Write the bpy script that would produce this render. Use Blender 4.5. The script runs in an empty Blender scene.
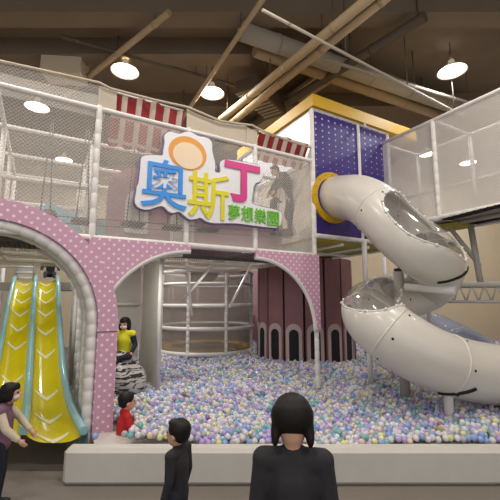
import bpy, bmesh, math, random
import numpy as np
from mathutils import Vector, Matrix, Quaternion
random.seed(7); rng = np.random.default_rng(7)
PI = math.pi
C = bpy.context.scene.collection
sc = bpy.context.scene

# ---------------------------------------------------------------- camera
TH = math.radians(7.9); FP = 360.0; CZ = 1.5
cd = bpy.data.cameras.new('camera'); cam = bpy.data.objects.new('camera', cd); C.objects.link(cam)
cd.sensor_width = 36; cd.lens = FP * 36 / 500; cd.clip_start = .05
cam.location = (0, 0, CZ); cam.rotation_euler = (PI/2 + TH, 0, 0); sc.camera = cam

def ray(px, py):
    u = (px-250)/FP; v = (250-py)/FP
    return (u, math.cos(TH)-v*math.sin(TH), math.sin(TH)+v*math.cos(TH))
def onz(px, py, z):
    d = ray(px, py); t = (z-CZ)/d[2]; return Vector((d[0]*t, d[1]*t, z))
def atY(px, py, Y):
    d = ray(px, py); t = Y/d[1]; return Vector((d[0]*t, Y, CZ+d[2]*t))
A = onz(318, 388, 0)                      # foot of the corner post of the play frame
PH = math.radians(60)
U = Vector((math.sin(PH), math.cos(PH), 0)); N = Vector((math.cos(PH), -math.sin(PH), 0))
W = Matrix.Identity(4)
L = Matrix.Translation(A) @ Matrix.Rotation(math.radians(30), 4, 'Z')   # lattice frame: x along the facade, y away behind it
def onF(px, py, y=0):                     # a measured point of the facade plane, in lattice coordinates
    d = Vector(ray(px, py)); a = A - N*y
    t = (a.dot(N)) / d.dot(N); p = d*t
    return ((p-A).dot(U), y, CZ + p.z)
def G(s, y, z=0): return A + U*s - N*y + Vector((0, 0, z))
def toL(p): return L.inverted() @ Vector(p)

# ---------------------------------------------------------------- materials
def nm(name):
    m = bpy.data.materials.new(name); m.use_nodes = True
    nt = m.node_tree; return m, nt, nt.nodes, nt.links, nt.nodes['Principled BSDF']
def mat(name, col, rough=.6, metal=0, noise=.06, scale=6, bump=0, emit=None, coat=0, spec=.5):
    m, nt, n, l, b = nm(name)
    b.inputs['Roughness'].default_value = rough; b.inputs['Metallic'].default_value = metal
    b.inputs['Coat Weight'].default_value = coat; b.inputs['Specular IOR Level'].default_value = spec
    c = [x for x in col]
    tx = n.new('ShaderNodeTexNoise'); tx.inputs['Scale'].default_value = scale; tx.inputs['Detail'].default_value = 4
    tc = n.new('ShaderNodeTexCoord'); l.new(tc.outputs['Object'], tx.inputs['Vector'])
    mx = n.new('ShaderNodeMix'); mx.data_type = 'RGBA'
    mx.inputs[6].default_value = (*[x*(1-noise) for x in c], 1); mx.inputs[7].default_value = (*[min(1, x*(1+noise)) for x in c], 1)
    l.new(tx.outputs['Fac'], mx.inputs[0]); l.new(mx.outputs[2], b.inputs['Base Color'])
    if bump:
        bp = n.new('ShaderNodeBump'); bp.inputs['Strength'].default_value = bump; bp.inputs['Distance'].default_value = .02
        l.new(tx.outputs['Fac'], bp.inputs['Height']); l.new(bp.outputs[0], b.inputs['Normal'])
    if emit:
        b.inputs['Emission Color'].default_value = (*emit[0], 1); b.inputs['Emission Strength'].default_value = emit[1]
    return m
def s2l(r, g, b):
    f = lambda v: (v/255/12.92) if v/255 <= .04045 else ((v/255+.055)/1.055)**2.4
    return (f(r), f(g), f(b))
def mth(n, l, op, a, b=None, c=None):
    x = n.new('ShaderNodeMath'); x.operation = op
    for i, v in enumerate((a, b, c)):
        if v is None: continue
        if isinstance(v, (int, float)): x.inputs[i].default_value = v
        else: l.new(v, x.inputs[i])
    return x.outputs[0]
def net_mat(name, col, base, line, cell=.05, ax='X', diag=True, w=.22):
    m, nt, n, l, b = nm(name)
    b.inputs['Base Color'].default_value = (*col, 1); b.inputs['Roughness'].default_value = .8
    tc = n.new('ShaderNodeTexCoord'); sp = n.new('ShaderNodeSeparateXYZ'); l.new(tc.outputs['Object'], sp.inputs[0])
    a = sp.outputs[ax[0]]; z = sp.outputs['Z' if len(ax) == 1 else ax[1]]
    if diag: p, q = mth(n, l, 'ADD', a, z), mth(n, l, 'SUBTRACT', a, z)
    else: p, q = a, z
    def ln(v):
        f = mth(n, l, 'FRACT', mth(n, l, 'DIVIDE', v, cell)); return mth(n, l, 'LESS_THAN', f, w)
    g = mth(n, l, 'MAXIMUM', ln(p), ln(q))
    al = mth(n, l, 'MULTIPLY_ADD', g, line, base)
    tr = n.new('ShaderNodeBsdfTransparent'); ms = n.new('ShaderNodeMixShader')
    l.new(al, ms.inputs[0]); l.new(tr.outputs[0], ms.inputs[1]); l.new(b.outputs[0], ms.inputs[2])
    l.new(ms.outputs[0], n['Material Output'].inputs[0]); return m
def dots_mat(name, col, dot, d, r, stag=True, dz=None, fade=None, axes='XZ'):
    m, nt, n, l, b = nm(name); b.inputs['Roughness'].default_value = .45
    tc = n.new('ShaderNodeTexCoord'); sp = n.new('ShaderNodeSeparateXYZ'); l.new(tc.outputs['Object'], sp.inputs[0])
    x, z = sp.outputs[axes[0]], sp.outputs[axes[1]]
    if stag:
        p = mth(n, l, 'DIVIDE', mth(n, l, 'ADD', x, z), d); q = mth(n, l, 'DIVIDE', mth(n, l, 'SUBTRACT', x, z), d)
    else:
        p = mth(n, l, 'DIVIDE', x, d); q = mth(n, l, 'DIVIDE', z, dz)
    fx = mth(n, l, 'SUBTRACT', mth(n, l, 'FRACT', p), .5); fz = mth(n, l, 'SUBTRACT', mth(n, l, 'FRACT', q), .5)
    if not stag: fz = mth(n, l, 'MULTIPLY', fz, dz/d)
    ds = mth(n, l, 'SQRT', mth(n, l, 'ADD', mth(n, l, 'MULTIPLY', fx, fx), mth(n, l, 'MULTIPLY', fz, fz)))
    if fade:
        mr = n.new('ShaderNodeMapRange'); l.new(z, mr.inputs[0])
        for i, v in enumerate(fade): mr.inputs[i+1].default_value = v
        rr = mr.outputs[0]
    else: rr = r
    k = mth(n, l, 'LESS_THAN', ds, rr)
    mx = n.new('ShaderNodeMix'); mx.data_type = 'RGBA'; mx.inputs[6].default_value = (*col, 1); mx.inputs[7].default_value = (*dot, 1)
    l.new(k, mx.inputs[0]); l.new(mx.outputs[2], b.inputs['Base Color']); return m
def stripe_mat(name, c1, c2, period, duty, ax='X', extra=None, alpha=1):
    m, nt, n, l, b = nm(name); b.inputs['Roughness'].default_value = .8
    tc = n.new('ShaderNodeTexCoord'); sp = n.new('ShaderNodeSeparateXYZ'); l.new(tc.outputs['Object'], sp.inputs[0])
    k = mth(n, l, 'LESS_THAN', mth(n, l, 'FRACT', mth(n, l, 'DIVIDE', sp.outputs[ax], period)), duty)
    if extra:   # gingham: pale bands across
        k2 = mth(n, l, 'GREATER_THAN', mth(n, l, 'FRACT', mth(n, l, 'DIVIDE', sp.outputs['Z'], extra[0])), extra[1])
        k = mth(n, l, 'MULTIPLY', k, k2)
    mx = n.new('ShaderNodeMix'); mx.data_type = 'RGBA'; mx.inputs[6].default_value = (*c2, 1); mx.inputs[7].default_value = (*c1, 1)
    l.new(k, mx.inputs[0]); l.new(mx.outputs[2], b.inputs['Base Color']); return m
def clear_mat(name, col, body=.18, rough=.08, tr_col=(1, 1, 1)):
    m, nt, n, l, b = nm(name)
    b.inputs['Base Color'].default_value = (*col, 1); b.inputs['Roughness'].default_value = .35
    tr = n.new('ShaderNodeBsdfTransparent'); tr.inputs[0].default_value = (*tr_col, 1)
    gl = n.new('ShaderNodeBsdfGlossy'); gl.inputs['Roughness'].default_value = rough
    lw = n.new('ShaderNodeLayerWeight'); lw.inputs[0].default_value = .25
    m1 = n.new('ShaderNodeMixShader'); m1.inputs[0].default_value = body; l.new(tr.outputs[0], m1.inputs[1]); l.new(b.outputs[0], m1.inputs[2])
    m2 = n.new('ShaderNodeMixShader'); l.new(mth(n, l, 'MULTIPLY_ADD', lw.outputs['Fresnel'], .35, .03), m2.inputs[0])
    l.new(m1.outputs[0], m2.inputs[1]); l.new(gl.outputs[0], m2.inputs[2]); l.new(m2.outputs[0], n['Material Output'].inputs[0]); return m

M = dict(
    white=mat('white_pad', s2l(226, 222, 218), .5),
    grey=mat('grey_steel', s2l(176, 173, 168), .45),
    cream=mat('cream_cloth', s2l(190, 178, 160), .85, bump=.3),
    deck=mat('deck_grey', s2l(150, 143, 134), .8),
    wall=mat('wall_beige', s2l(200, 184, 158), .85, scale=2),
    ceil=mat('ceiling_brown', s2l(118, 103, 86), .95, scale=1.5, noise=.15),
    floor=mat('floor_mat', s2l(120, 112, 104), .7),
    tube=mat('slide_plastic', s2l(212, 207, 198), .28, coat=.3, noise=.03),
    yel=mat('yellow_foam', s2l(200, 156, 8), .5),
    olive=mat('olive_yellow', s2l(170, 155, 60), .7),
    syel=mat('slide_yellow', s2l(214, 196, 12), .16, coat=.6, noise=.12, scale=2),
    teal=mat('slide_teal', s2l(140, 186, 190), .2, coat=.5),
    chev=mat('chevron_white', s2l(222, 220, 170), .3),
    maroon=mat('maroon_board', s2l(138, 96, 100), .6, noise=.15, scale=3),
    mauve=mat('mauve_board', s2l(188, 164, 164), .6),
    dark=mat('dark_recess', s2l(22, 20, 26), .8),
    black=mat('black_cord', s2l(14, 13, 13), .7),
    duct=mat('duct_metal', s2l(170, 160, 144), .75, metal=.1, noise=.05),
    pipe=mat('pipe_beige', s2l(170, 146, 112), .6),
    pipedk=mat('pipe_dark', s2l(92, 78, 62), .7),
    panel=mat('panel_grey', s2l(202, 198, 190), .75, bump=.1),
    pinkw=mat('pink_wall', s2l(178, 140, 150), .7),
    lblue=mat('light_blue_board', s2l(150, 200, 215), .6),
    pad=mat('mauve_pad', s2l(70, 50, 56), .7),
    rope=mat('grey_rope', s2l(95, 90, 86), .8),
    signw=mat('sign_white', s2l(232, 232, 235), .4, noise=.02),
    signb=mat('sign_edge', s2l(120, 105, 140), .5),
    cblue=mat('letter_blue', s2l(62, 148, 232), .35, noise=.03),
    cpink=mat('letter_pink', s2l(214, 68, 140), .35, noise=.03),
    cgreen=mat('letter_green', s2l(118, 196, 58), .35, noise=.03),
    tan=mat('tan_disc', s2l(226, 158, 74), .5), tan2=mat('cream_disc', s2l(238, 214, 184), .5),
    skin=mat('skin', s2l(206, 160, 132), .55, noise=.04), hair=mat('hair_black', s2l(17, 12, 11), .55, noise=.3, scale=30, bump=.12, spec=.3),
    mask=mat('face_mask', s2l(226, 206, 208), .8),
    shirty=mat('shirt_yellow', s2l(214, 208, 40), .8, bump=.2), red=mat('red_cloth', s2l(190, 32, 34), .8, bump=.2),
    mvest=mat('mauve_vest', s2l(118, 88, 104), .85, bump=.3), sleeve=mat('cream_sleeve', s2l(206, 192, 170), .85, bump=.2),
    navy=mat('navy_cloth', s2l(30, 32, 46), .85, bump=.2), dgrey=mat('charcoal_cloth', s2l(40, 38, 42), .85, bump=.2),
    shoe=mat('shoe_black', s2l(25, 24, 26), .6), eye=mat('eye_dark', s2l(20, 14, 12), .2),
    net=net_mat('net_pale', s2l(220, 214, 206), .27, .18, .05),
    net_thin=net_mat('net_thin', s2l(205, 198, 190), .14, .12, .07),
    netY=net_mat('net_pale_side', s2l(222, 216, 210), .5, .12, .05, 'Y'),
    netXY=net_mat('net_flat', s2l(210, 204, 198), .3, .2, .06, 'XY'),
    netblack=net_mat('net_black', s2l(16, 14, 14), .35, .6, .12, 'XY', w=.42),
    netdeck=net_mat('net_deck', s2l(190, 182, 172), .35, .3, .08, 'XY'),
    netcage=net_mat('net_cage', s2l(150, 142, 134), .42, .2, .06, 'Z'),
    haze=clear_mat('white_sheet', s2l(220, 222, 235), .62, .4),
    clear=clear_mat('clear_plastic', s2l(205, 200, 192), .2), clearb=clear_mat('clear_inflatable', s2l(170, 178, 200), .34, .1),
    lamp=mat('lamp_glow', (1, 1, 1), emit=((1, .9, .74), 14)), lampb=mat('lamp_glow_cool', (1, 1, 1), emit=((.85, .93, 1), 14)),
    shade=mat('lamp_shade', s2l(200, 190, 170), .4, emit=((1, .85, .6), .25)),
    polka=dots_mat('pink_polka', s2l(206, 158, 182), s2l(236, 216, 226), .122, .2),
    polkaY=dots_mat('pink_polka_side', s2l(176, 128, 150), s2l(225, 200, 210), .122, .2, axes='YZ'),
    purple=dots_mat('purple_dots', s2l(66, 40, 136), s2l(190, 178, 222), .166, .2, stag=False, dz=.122, fade=(.75, 2.4, .0, .24)),
    awn=stripe_mat('awning_red', s2l(150, 46, 48), s2l(206, 186, 172), .205, .62, extra=(.33, .14)),
)
# letter that runs from yellow down to orange
m, nt, n, l, b = nm('letter_yellow'); M['cyel'] = m; b.inputs['Roughness'].default_value = .35
tc = n.new('ShaderNodeTexCoord'); sp = n.new('ShaderNodeSeparateXYZ'); l.new(tc.outputs['Generated'], sp.inputs[0])
cr = n.new('ShaderNodeValToRGB'); cr.color_ramp.elements[0].color = (*s2l(242, 190, 50), 1); cr.color_ramp.elements[1].color = (*s2l(226, 214, 44), 1)
cr.color_ramp.elements[1].position = .35; l.new(sp.outputs['Z'], cr.inputs[0]); l.new(cr.outputs[0], b.inputs['Base Color'])
# zebra rock
m, nt, n, l, b = nm('zebra'); M['zebra'] = m
tc = n.new('ShaderNodeTexCoord'); mp = n.new('ShaderNodeMapping'); mp.inputs['Rotation'].default_value = (0, .5, .3); mp.inputs['Scale'].default_value = (3, 4, 19)
ns = n.new('ShaderNodeTexNoise'); ns.inputs['Scale'].default_value = 1.6; ns.inputs['Detail'].default_value = 3; ns.inputs['Distortion'].default_value = .6
l.new(tc.outputs['Object'], mp.inputs[0]); l.new(mp.outputs[0], ns.inputs['Vector'])
cr = n.new('ShaderNodeValToRGB'); cr.color_ramp.interpolation = 'CONSTANT'
cr.color_ramp.elements[0].color = (*s2l(40, 38, 38), 1); cr.color_ramp.elements[1].position = .455; cr.color_ramp.elements[1].color = (*s2l(205, 200, 196), 1)
l.new(ns.outputs['Fac'], cr.inputs[0]); l.new(cr.outputs[0], b.inputs['Base Color'])

# ---------------------------------------------------------------- mesh builder
class MB:
    def __init__(s): s.v = []; s.f = []; s.sm = []
    def add(s, vs, fs, smooth=False):
        o = len(s.v); s.v += [Vector(x) for x in vs]; s.f += [tuple(o+i for i in f) for f in fs]; s.sm += [smooth]*len(fs); return s
    def box(s, lo, hi):
        x0, y0, z0 = lo; x1, y1, z1 = hi
        return s.add([(x0,y0,z0),(x1,y0,z0),(x1,y1,z0),(x0,y1,z0),(x0,y0,z1),(x1,y0,z1),(x1,y1,z1),(x0,y1,z1)],
                     [(0,3,2,1),(4,5,6,7),(0,1,5,4),(1,2,6,5),(2,3,7,6),(3,0,4,7)])
    def path(s, pts, r, n=10, closed=False, caps=True, rs=None):
        pts = [Vector(p) for p in pts]; k = len(pts); vs = []; fs = []
        ref = None
        for i, p in enumerate(pts):
            if closed: t = pts[(i+1) % k]-pts[i-1]
            else: t = pts[min(i+1, k-1)]-pts[max(i-1, 0)]
            t.normalize()
            if ref is None:
                ref = Vector((0,0,1)) if abs(t.z) < .9 else Vector((1,0,0))
            a = (ref - t*ref.dot(t)).normalized(); ref = a; b = t.cross(a)
            rr = rs[i] if rs else r
            for j in range(n):
                an = 2*PI*j/n; vs.append(p+(a*math.cos(an)+b*math.sin(an))*rr)
        for i in range(k if closed else k-1):
            i2 = (i+1) % k
            for j in range(n):
                j2 = (j+1) % n; fs.append((i*n+j, i*n+j2, i2*n+j2, i2*n+j))
        s.add(vs, fs, True)
        if caps and not closed:
            o = len(s.v)-len(vs)
            s.f.append(tuple(o+j for j in reversed(range(n)))); s.f.append(tuple(o+(k-1)*n+j for j in range(n))); s.sm += [False, False]
        return s
    def bar(s, a, b, r, n=10): return s.path([a, b], r, n)
    def padbar(s, a, b, r, n=12, step=.2):   # foam sleeve in segments with shallow joints
        a = Vector(a); b = Vector(b); Ln = (b-a).length; k = max(1, int(Ln/step)); pts = []; rs = []
        for i in range(k):
            for f, q in ((0.0, .86), (.06, 1), (.94, 1)):
                pts.append(a+(b-a)*((i+f)/k)); rs.append(r*q)
        pts.append(b); rs.append(r*.86); return s.path(pts, r, n, rs=rs)
    def prism(s, out, y0, y1):               # outline in x,z extruded along y
        k = len(out); vs = [(x, y0, z) for x, z in out]+[(x, y1, z) for x, z in out]
        fs = [tuple(range(k)), tuple(reversed(range(k, 2*k)))]+[(i, i+k, (i+1) % k+k, (i+1) % k) for i in range(k)]
        return s.add(vs, fs)
    def quad(s, a, b, c, d, nx=1, nz=1, fn=None):
        a, b, c, d = map(Vector, (a, b, c, d)); vs = []; fs = []
        for i in range(nx+1):
            for j in range(nz+1):
                u = i/nx; v = j/nz; p = a*(1-u)*(1-v)+b*u*(1-v)+c*u*v+d*(1-u)*v
                vs.append(fn(p, u, v) if fn else p)
        for i in range(nx):
            for j in range(nz):
                q = i*(nz+1)+j; fs.append((q, q+nz+1, q+nz+2, q+1))
        return s.add(vs, fs, fn is not None)
    def ell(s, c, r, nu=20, nv=12, rot=None):
        c = Vector(c); vs = []; fs = []
        R = rot or Matrix.Identity(3)
        for j in range(nv+1):
            ph = PI*j/nv
            for i in range(nu):
                th = 2*PI*i/nu
                vs.append(c+R @ Vector((r[0]*math.sin(ph)*math.cos(th), r[1]*math.sin(ph)*math.sin(th), r[2]*math.cos(ph))))
        for j in range(nv):
            for i in range(nu):
                i2 = (i+1) % nu; fs.append((j*nu+i, (j+1)*nu+i, (j+1)*nu+i2, j*nu+i2))
        return s.add(vs, fs, True)
    def cap(s, a, b, r0, r1, n=14):          # tapered capsule
        a = Vector(a); b = Vector(b); t = (b-a)
        if t.length < 1e-6: return s.ell(a, (r0,)*3)
        t.normalize(); pts = []; rs = []
        for k in range(1, 5): an = PI/2*k/4.0; pts.append(a-t*r0*math.cos(an)); rs.append(max(.0005, r0*math.sin(an)))
        for k in range(0, 4): an = PI/2*k/4.0; pts.append(b+t*r1*math.sin(an)); rs.append(max(.0005, r1*math.cos(an)))
        pts.insert(0, a-t*r0); rs.insert(0, .0005); pts.append(b+t*r1); rs.append(.0005)
        return s.path(pts, 0, n, rs=rs)
    def lathe(s, prof, c=(0,0,0), n=32, a0=0, a1=2*PI):
        c = Vector(c); full = abs(a1-a0-2*PI) < 1e-6; k = len(prof); m_ = n if full else n+1; vs = []; fs = []
        for i in range(m_):
            a = a0+(a1-a0)*i/n
            for r, z in prof: vs.append(c+Vector((r*math.cos(a), r*math.sin(a), z)))
        for i in range(n):
            i2 = (i+1) % m_ if full else i+1
            for j in range(k-1): fs.append((i*k+j, i2*k+j, i2*k+j+1, i*k+j+1))
        return s.add(vs, fs, True)
    def mesh(s, name, org, m):
        me = bpy.data.meshes.new(name); me.from_pydata([v-org for v in s.v], [], s.f); me.update()
        me.polygons.foreach_set('use_smooth', s.sm)
        if m: me.materials.append(M[m] if isinstance(m, str) else m)
        return me
    def build(s, name, m, parent=None, frame=W):
        if parent is not None: org = Vector(parent['_org']); o = bpy.data.objects.new(name, s.mesh(name, org, m)); C.objects.link(o); o.parent = parent; o['_org'] = list(org); return o
        xs = [v.x for v in s.v]; ys = [v.y for v in s.v]; zs = [v.z for v in s.v]
        org = Vector(((min(xs)+max(xs))/2, (min(ys)+max(ys))/2, min(zs)))
        o = bpy.data.objects.new(name, s.mesh(name, org, m)); C.objects.link(o); o.matrix_world = frame @ Matrix.Translation(org); o['_org'] = list(org); return o
def tag(o, label, cat, group=None, kind=None):
    if label: o['label'] = label
    if cat: o['category'] = cat
    if group: o['group'] = group
    if kind: o['kind'] = kind
    return o
def thing(name, label, cat, org=(0,0,0), frame=W, group=None):
    o = bpy.data.objects.new(name, None); C.objects.link(o); o.empty_display_size = .1
    o.matrix_world = frame @ Matrix.Translation(Vector(org)); o['_org'] = list(org); return tag(o, label, cat, group)
def struct(name, mb, m, frame=W): return tag(mb.build(name, m, None, frame), None, None, None, 'structure')
def copy_tree(o, parent=None, delta=None):
    c = o.copy(); C.objects.link(c); c.parent = parent
    for ch in [x for x in list(C.objects) if x.parent == o]: copy_tree(ch, c)
    return c
def arc(cx, cz, r, a0, a1, n): return [(cx+r*math.cos(a0+(a1-a0)*i/n), cz+r*math.sin(a0+(a1-a0)*i/n)) for i in range(n+1)]

# ---------------------------------------------------------------- room
X0, X1, Y0, Y1, ZF, ZC = -12.5, 11, -4, 15, -.4, 7.3
struct('floor', MB().box((X0, Y0, ZF-.1), (X1, Y1, ZF)), 'floor')
struct('ceiling', MB().box((X0, Y0, ZC), (X1, Y1, ZC+.1)), 'ceil')
struct('wall_back', MB().box((X0, Y1, ZF), (X1, Y1+.1, ZC)), 'wall')
struct('wall_left', MB().box((X0-.1, Y0, ZF), (X0, Y1, ZC)), 'wall')
struct('wall_right', MB().box((X1, Y0, ZF), (X1+.1, Y1, ZC)), 'wall')

# ceiling services
def pipe(name, label, cat, a, b, z, r, m, group=None, n=16, bands=False):
    p, q = onz(*a, z), onz(*b, z); d = (q-p).normalized(); p -= d*1.5; q += d*2.5
    t = thing(name, label, cat, p)
    MB().bar(p, q, r, n).build('pipe_run' if r < .15 else 'duct_run', m, t)
    Ln = (q-p).length; i = .6
    while i < Ln: MB().path([p+d*(i-.03), p+d*(i+.03)], r*1.07, n).build('joint_band', m, t); i += 1.3
    i = .9
    while i < Ln: MB().bar(p+d*i+Vector((0,0,r*.9)), Vector(((p+d*i).x, (p+d*i).y, ZC)), .012, 6).build('hanger_rod', 'pipedk', t); i += 1.8
    return t
pipe('air_duct', 'fat round pale air duct crossing the ceiling above the purple tower', 'duct', (453, 106), (340, 66), 6.8, .185, 'duct')
pipe('air_duct', 'thinner round air duct running just below the fat pale duct', 'duct', (445, 117), (345, 82), 6.8, .135, 'pipe')
pipe('ceiling_pipe', 'left of the two beige pipes slanting up over the middle of the net wall', 'pipe', (240, 104), (279, 72), 6.2, .085, 'pipe')
pipe('ceiling_pipe', 'right of the two beige pipes slanting up beside the slotted air vent', 'pipe', (240, 116), (289, 76), 6.2, .085, 'pipe')
pipe('ceiling_pipe', 'narrow beige pipe slanting up between the two warm round ceiling lamps', 'pipe', (190, 107), (213, 73), 6.5, .05, 'pipe')
pipe('ceiling_pipe', 'dark brown pipe beside the yellow roof edge on the ceiling', 'pipe', (225, 142), (322, 81), 6.7, .1, 'pipedk')
pipe('ceiling_pipe', 'thin white sprinkler pipe crossing over the fat duct at the upper right', 'pipe', (440, 104), (372, 68), 5.8, .025, 'duct')
pipe('ceiling_pipe', 'thin sprinkler pipe at the far right beside the cool white lamp', 'pipe', (500, 112), (400, 82), 6.4, .035, 'duct')
pipe('ceiling_pipe', 'brown pipe running along the ceiling behind the leftmost warm lamp', 'pipe', (80, 84), (100, 68), 6.7, .06, 'pipe')
pipe('ceiling_pipe', 'thin brown conduit running sideways behind the warm ceiling lamps', 'pipe', (300, 104), (180, 70), 6.9, .04, 'pipedk')
# slotted vent and pale ceiling board
t = thing('ceiling_vent', 'dark slotted air vent between the beige pipes on the ceiling', 'vent', onz(262, 105, 6.5))
p = onz(262, 105, 6.5)
fr = Matrix.Translation(p) @ Matrix.Rotation(math.radians(-32), 4, 'Z')
t.matrix_world = fr; t['_org'] = [0, 0, 0]
MB().box((-.32, -.75, 0), (.32, .75, .35)).build('vent_box', 'pipedk', t)
k = MB()
for i in range(9): k.box((-.27, -.66+i*.15, -.02), (.27, -.6+i*.15, 0))
k.build('slat', 'duct', t)
def beam(a, b, z, w, h, m):
    p, q = onz(*a, z), onz(*b, z); d = (q-p).normalized(); e = Vector((-d.y, d.x, 0))*w/2
    k = MB(); vs = [p-e, q-e, q+e, p+e]; k.add(vs+[v+Vector((0,0,h)) for v in vs], [(0,3,2,1),(4,5,6,7),(0,1,5,4),(1,2,6,5),(2,3,7,6),(3,0,4,7)]); return k
for i, (a, b, z, w, h, mm) in enumerate([((-60, 60), (250, 60), 6.9, .4, .4, 'ceil'), ((-60, 110), (500, 110), 6.9, .4, .4, 'ceil'), ((-60, 20), (560, 20), 6.9, .4, .4, 'ceil')]):
    struct('trim_%d' % (i+1), beam(a, b, z, w, h, mm), mm)
struct('trim_4', beam((225, 150), (335, 72), 7.0, .5, .1, 'panel'), 'pipe')
struct('trim_5', beam((45, 78), (84, 80), 6.5, .5, .6, 'panel'), 'wall')

# lamps
def lamp(pos, warm, label, P=26):
    t = thing('ceiling_lamp', label, 'lamp', pos, group=None); x, y, z = pos
    MB().lathe([(.06, .26), (.08, .14), (.2, .08), (.3, 0), (.31, -.02), (.29, -.01)], pos, 28).build('lamp_shade', 'shade', t)
    MB().lathe([(.0, .015), (.24, .015), (.27, 0)], pos, 28).build('bulb', 'lamp' if warm else 'lampb', t)
    MB().bar((x, y, z+.25), (x, y, ZC), .015, 6).build('cord', 'pipedk', t)
    ld = bpy.data.lights.new('lamp_light', 'AREA'); ld.shape = 'DISK'; ld.size = .55; ld.energy = P; ld.spread = PI
    ld.color = (1, .93, .85) if warm else (.93, .96, 1)
    lo = bpy.data.objects.new('lamp_light', ld); C.objects.link(lo); lo.parent = t; lo.location = (0, 0, -.06)
LZ = 6.6
EN = 80
for px, py, w, lab in [(125, 71, 1, 'warm round ceiling lamp above the red striped awning on the left'), (212, 93, 1, 'warm round ceiling lamp above the sign, between the slanting pipes'),
        (452, 71, 0, 'cool white round ceiling lamp at the upper right near the fat duct'), (37, 107, 0, 'large round lamp seen through the net at the upper left'),
        (64, 160, 0, 'smaller round lamp seen through the net, below the large one on the left'), (174, 143, 0, 'round lamp seen through the net just behind the top of the sign'),
        (278, 160, 1, 'round lamp seen through the net above the bending adult'), (427, 154, 1, 'round lamp seen through the right wing net, left of its padded post'), (468, 163, 0, 'round lamp seen through the right wing net, right of its padded post')]:
    lamp(onz(px, py, LZ), w, lab, EN)
for x, y, lab in [(-3.2, 3.6, 'added out-of-view round ceiling lamp over the foot of the yellow slide'), (0.2, 3.4, 'added out-of-view round ceiling lamp over the front edge of the ball pit'), (3.8, 3.6, 'added out-of-view round ceiling lamp over the lower end of the tube slide'),
        (-6.5, 4.5, 'added out-of-view round ceiling lamp to the left of the pink arch'), (-1.5, 0, 'added out-of-view round ceiling lamp over the visitors, left one'), (2.5, 0, 'added out-of-view round ceiling lamp over the visitors, right one'), (7.5, 6, 'added out-of-view round ceiling lamp to the right of the net walkway')]:
    lamp(Vector((x, y, LZ)), 1, lab, EN)  # unseen lamps added on the ceiling for light from the front and sides

# ---------------------------------------------------------------- play frame (lattice)
g = 1.22; ZD = 2.3; ZT = 4.08
pf = thing('climbing_structure', 'two storey white padded climbing frame with pale safety nets around its upper floor', 'play frame', (-2.44, 0, 0), L)
def PB(a, b, r=.038, nm_='rail', m='white', pad=True):
    k = MB(); (k.padbar if pad else k.bar)(a, b, r); return k.build(nm_, m, pf)
ss = [-4.88-g, -4.88, -3.66, -2.44, -1.22, 0]; yy = [0, g, 2*g, 3*g]
for s in (-3.72, -2.44, -1.25, 0):
    PB((s, 0, ZD-.02), (s, 0, 4.12 if s < 0 else 5.1), .04, 'post')
PB((0, 0, 0), (0, 0, ZD), .042, 'post')
PB((0, g, ZD), (0, g, 4.1), .042, 'post', pad=False)
for s, y in ((-2.44, g), (-2.44, 2*g), (-3.66, 2*g)): PB((s, y, -.02), (s, y, ZD), .04, 'post', pad=False)
for y in yy[1:]:
    for s in ss[1:]: PB((s, y, ZD), (s, y, ZT), .035, 'post', pad=False)
for y in yy:
    PB((ss[0], y, ZT), (0, y, ZT), .034, 'rail', pad=(y == 0)); PB((ss[0], y, ZD), (0, y, ZD), .04, 'rail', pad=(y == 0))
for s in ss:
    PB((s, 0, ZT), (s, 3*g, ZT), .03, 'rail', pad=False); PB((s, 0, ZD), (s, 3*g, ZD), .03, 'rail', pad=False)
PB((ss[0], g, 3.3), (-3.7, g, 3.3), .035, 'rail', pad=False); PB((-4.88, 2*g, 3.2), (-3.66, 2*g, 3.2), .045, 'rail', pad=False)
PB((-1.7, g+.4, 1.2), (-1.85, g+.4, ZD), .025, 'brace', pad=False); PB((-.9, g+.4, 1.35), (-.35, g+.4, ZD), .025, 'brace', pad=False); PB((-1.6, 2*g, 1.5), (-.9, 2*g, ZD), .03, 'brace', pad=False)
# deck
MB().quad((-3.66, .03, ZD-.05), (0, .03, ZD-.05), (0, g, ZD-.05), (-3.66, g, ZD-.05)).build('deck_net', 'netblack', pf)
MB().quad((-6.1, .5, ZD-.05), (-3.7, .5, ZD-.05), (-3.7, g, ZD-.05), (-6.1, g, ZD-.05)).build('deck_net', 'netblack', pf)
MB().box((-6.1, g, ZD-.1), (0, 3*g, ZD-.04)).build('deck_panel', 'netdeck', pf)
# nets
for a, b, zb in ((-6.1, -3.72, 2.3), (-3.72, -2.44, ZD), (-2.44, -1.25, ZD), (-1.25, 0, ZD)):
    MB().quad((a, .01, zb), (b, .01, zb), (b, .01, ZT), (a, .01, ZT)).build('net_panel', 'net', pf)
for y in yy[1:3]:
    MB().quad((-6.1, y, ZD), (0, y, ZD), (0, y, ZT), (-6.1, y, ZT)).build('net_panel', 'net_thin', pf)
MB().quad((-3.66, 0, ZD), (-3.66, 3*g, ZD), (-3.66, 3*g, ZT), (-3.66, 0, ZT)).build('net_panel', net_mat('net_side_thin', s2l(165, 158, 150), .15, .15, .07, 'Y'), pf)
MB().quad((0, 0, ZD), (0, 3*g, ZD), (0, 3*g, ZT), (0, 0, ZT)).build('net_panel', 'netY', pf)
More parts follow.
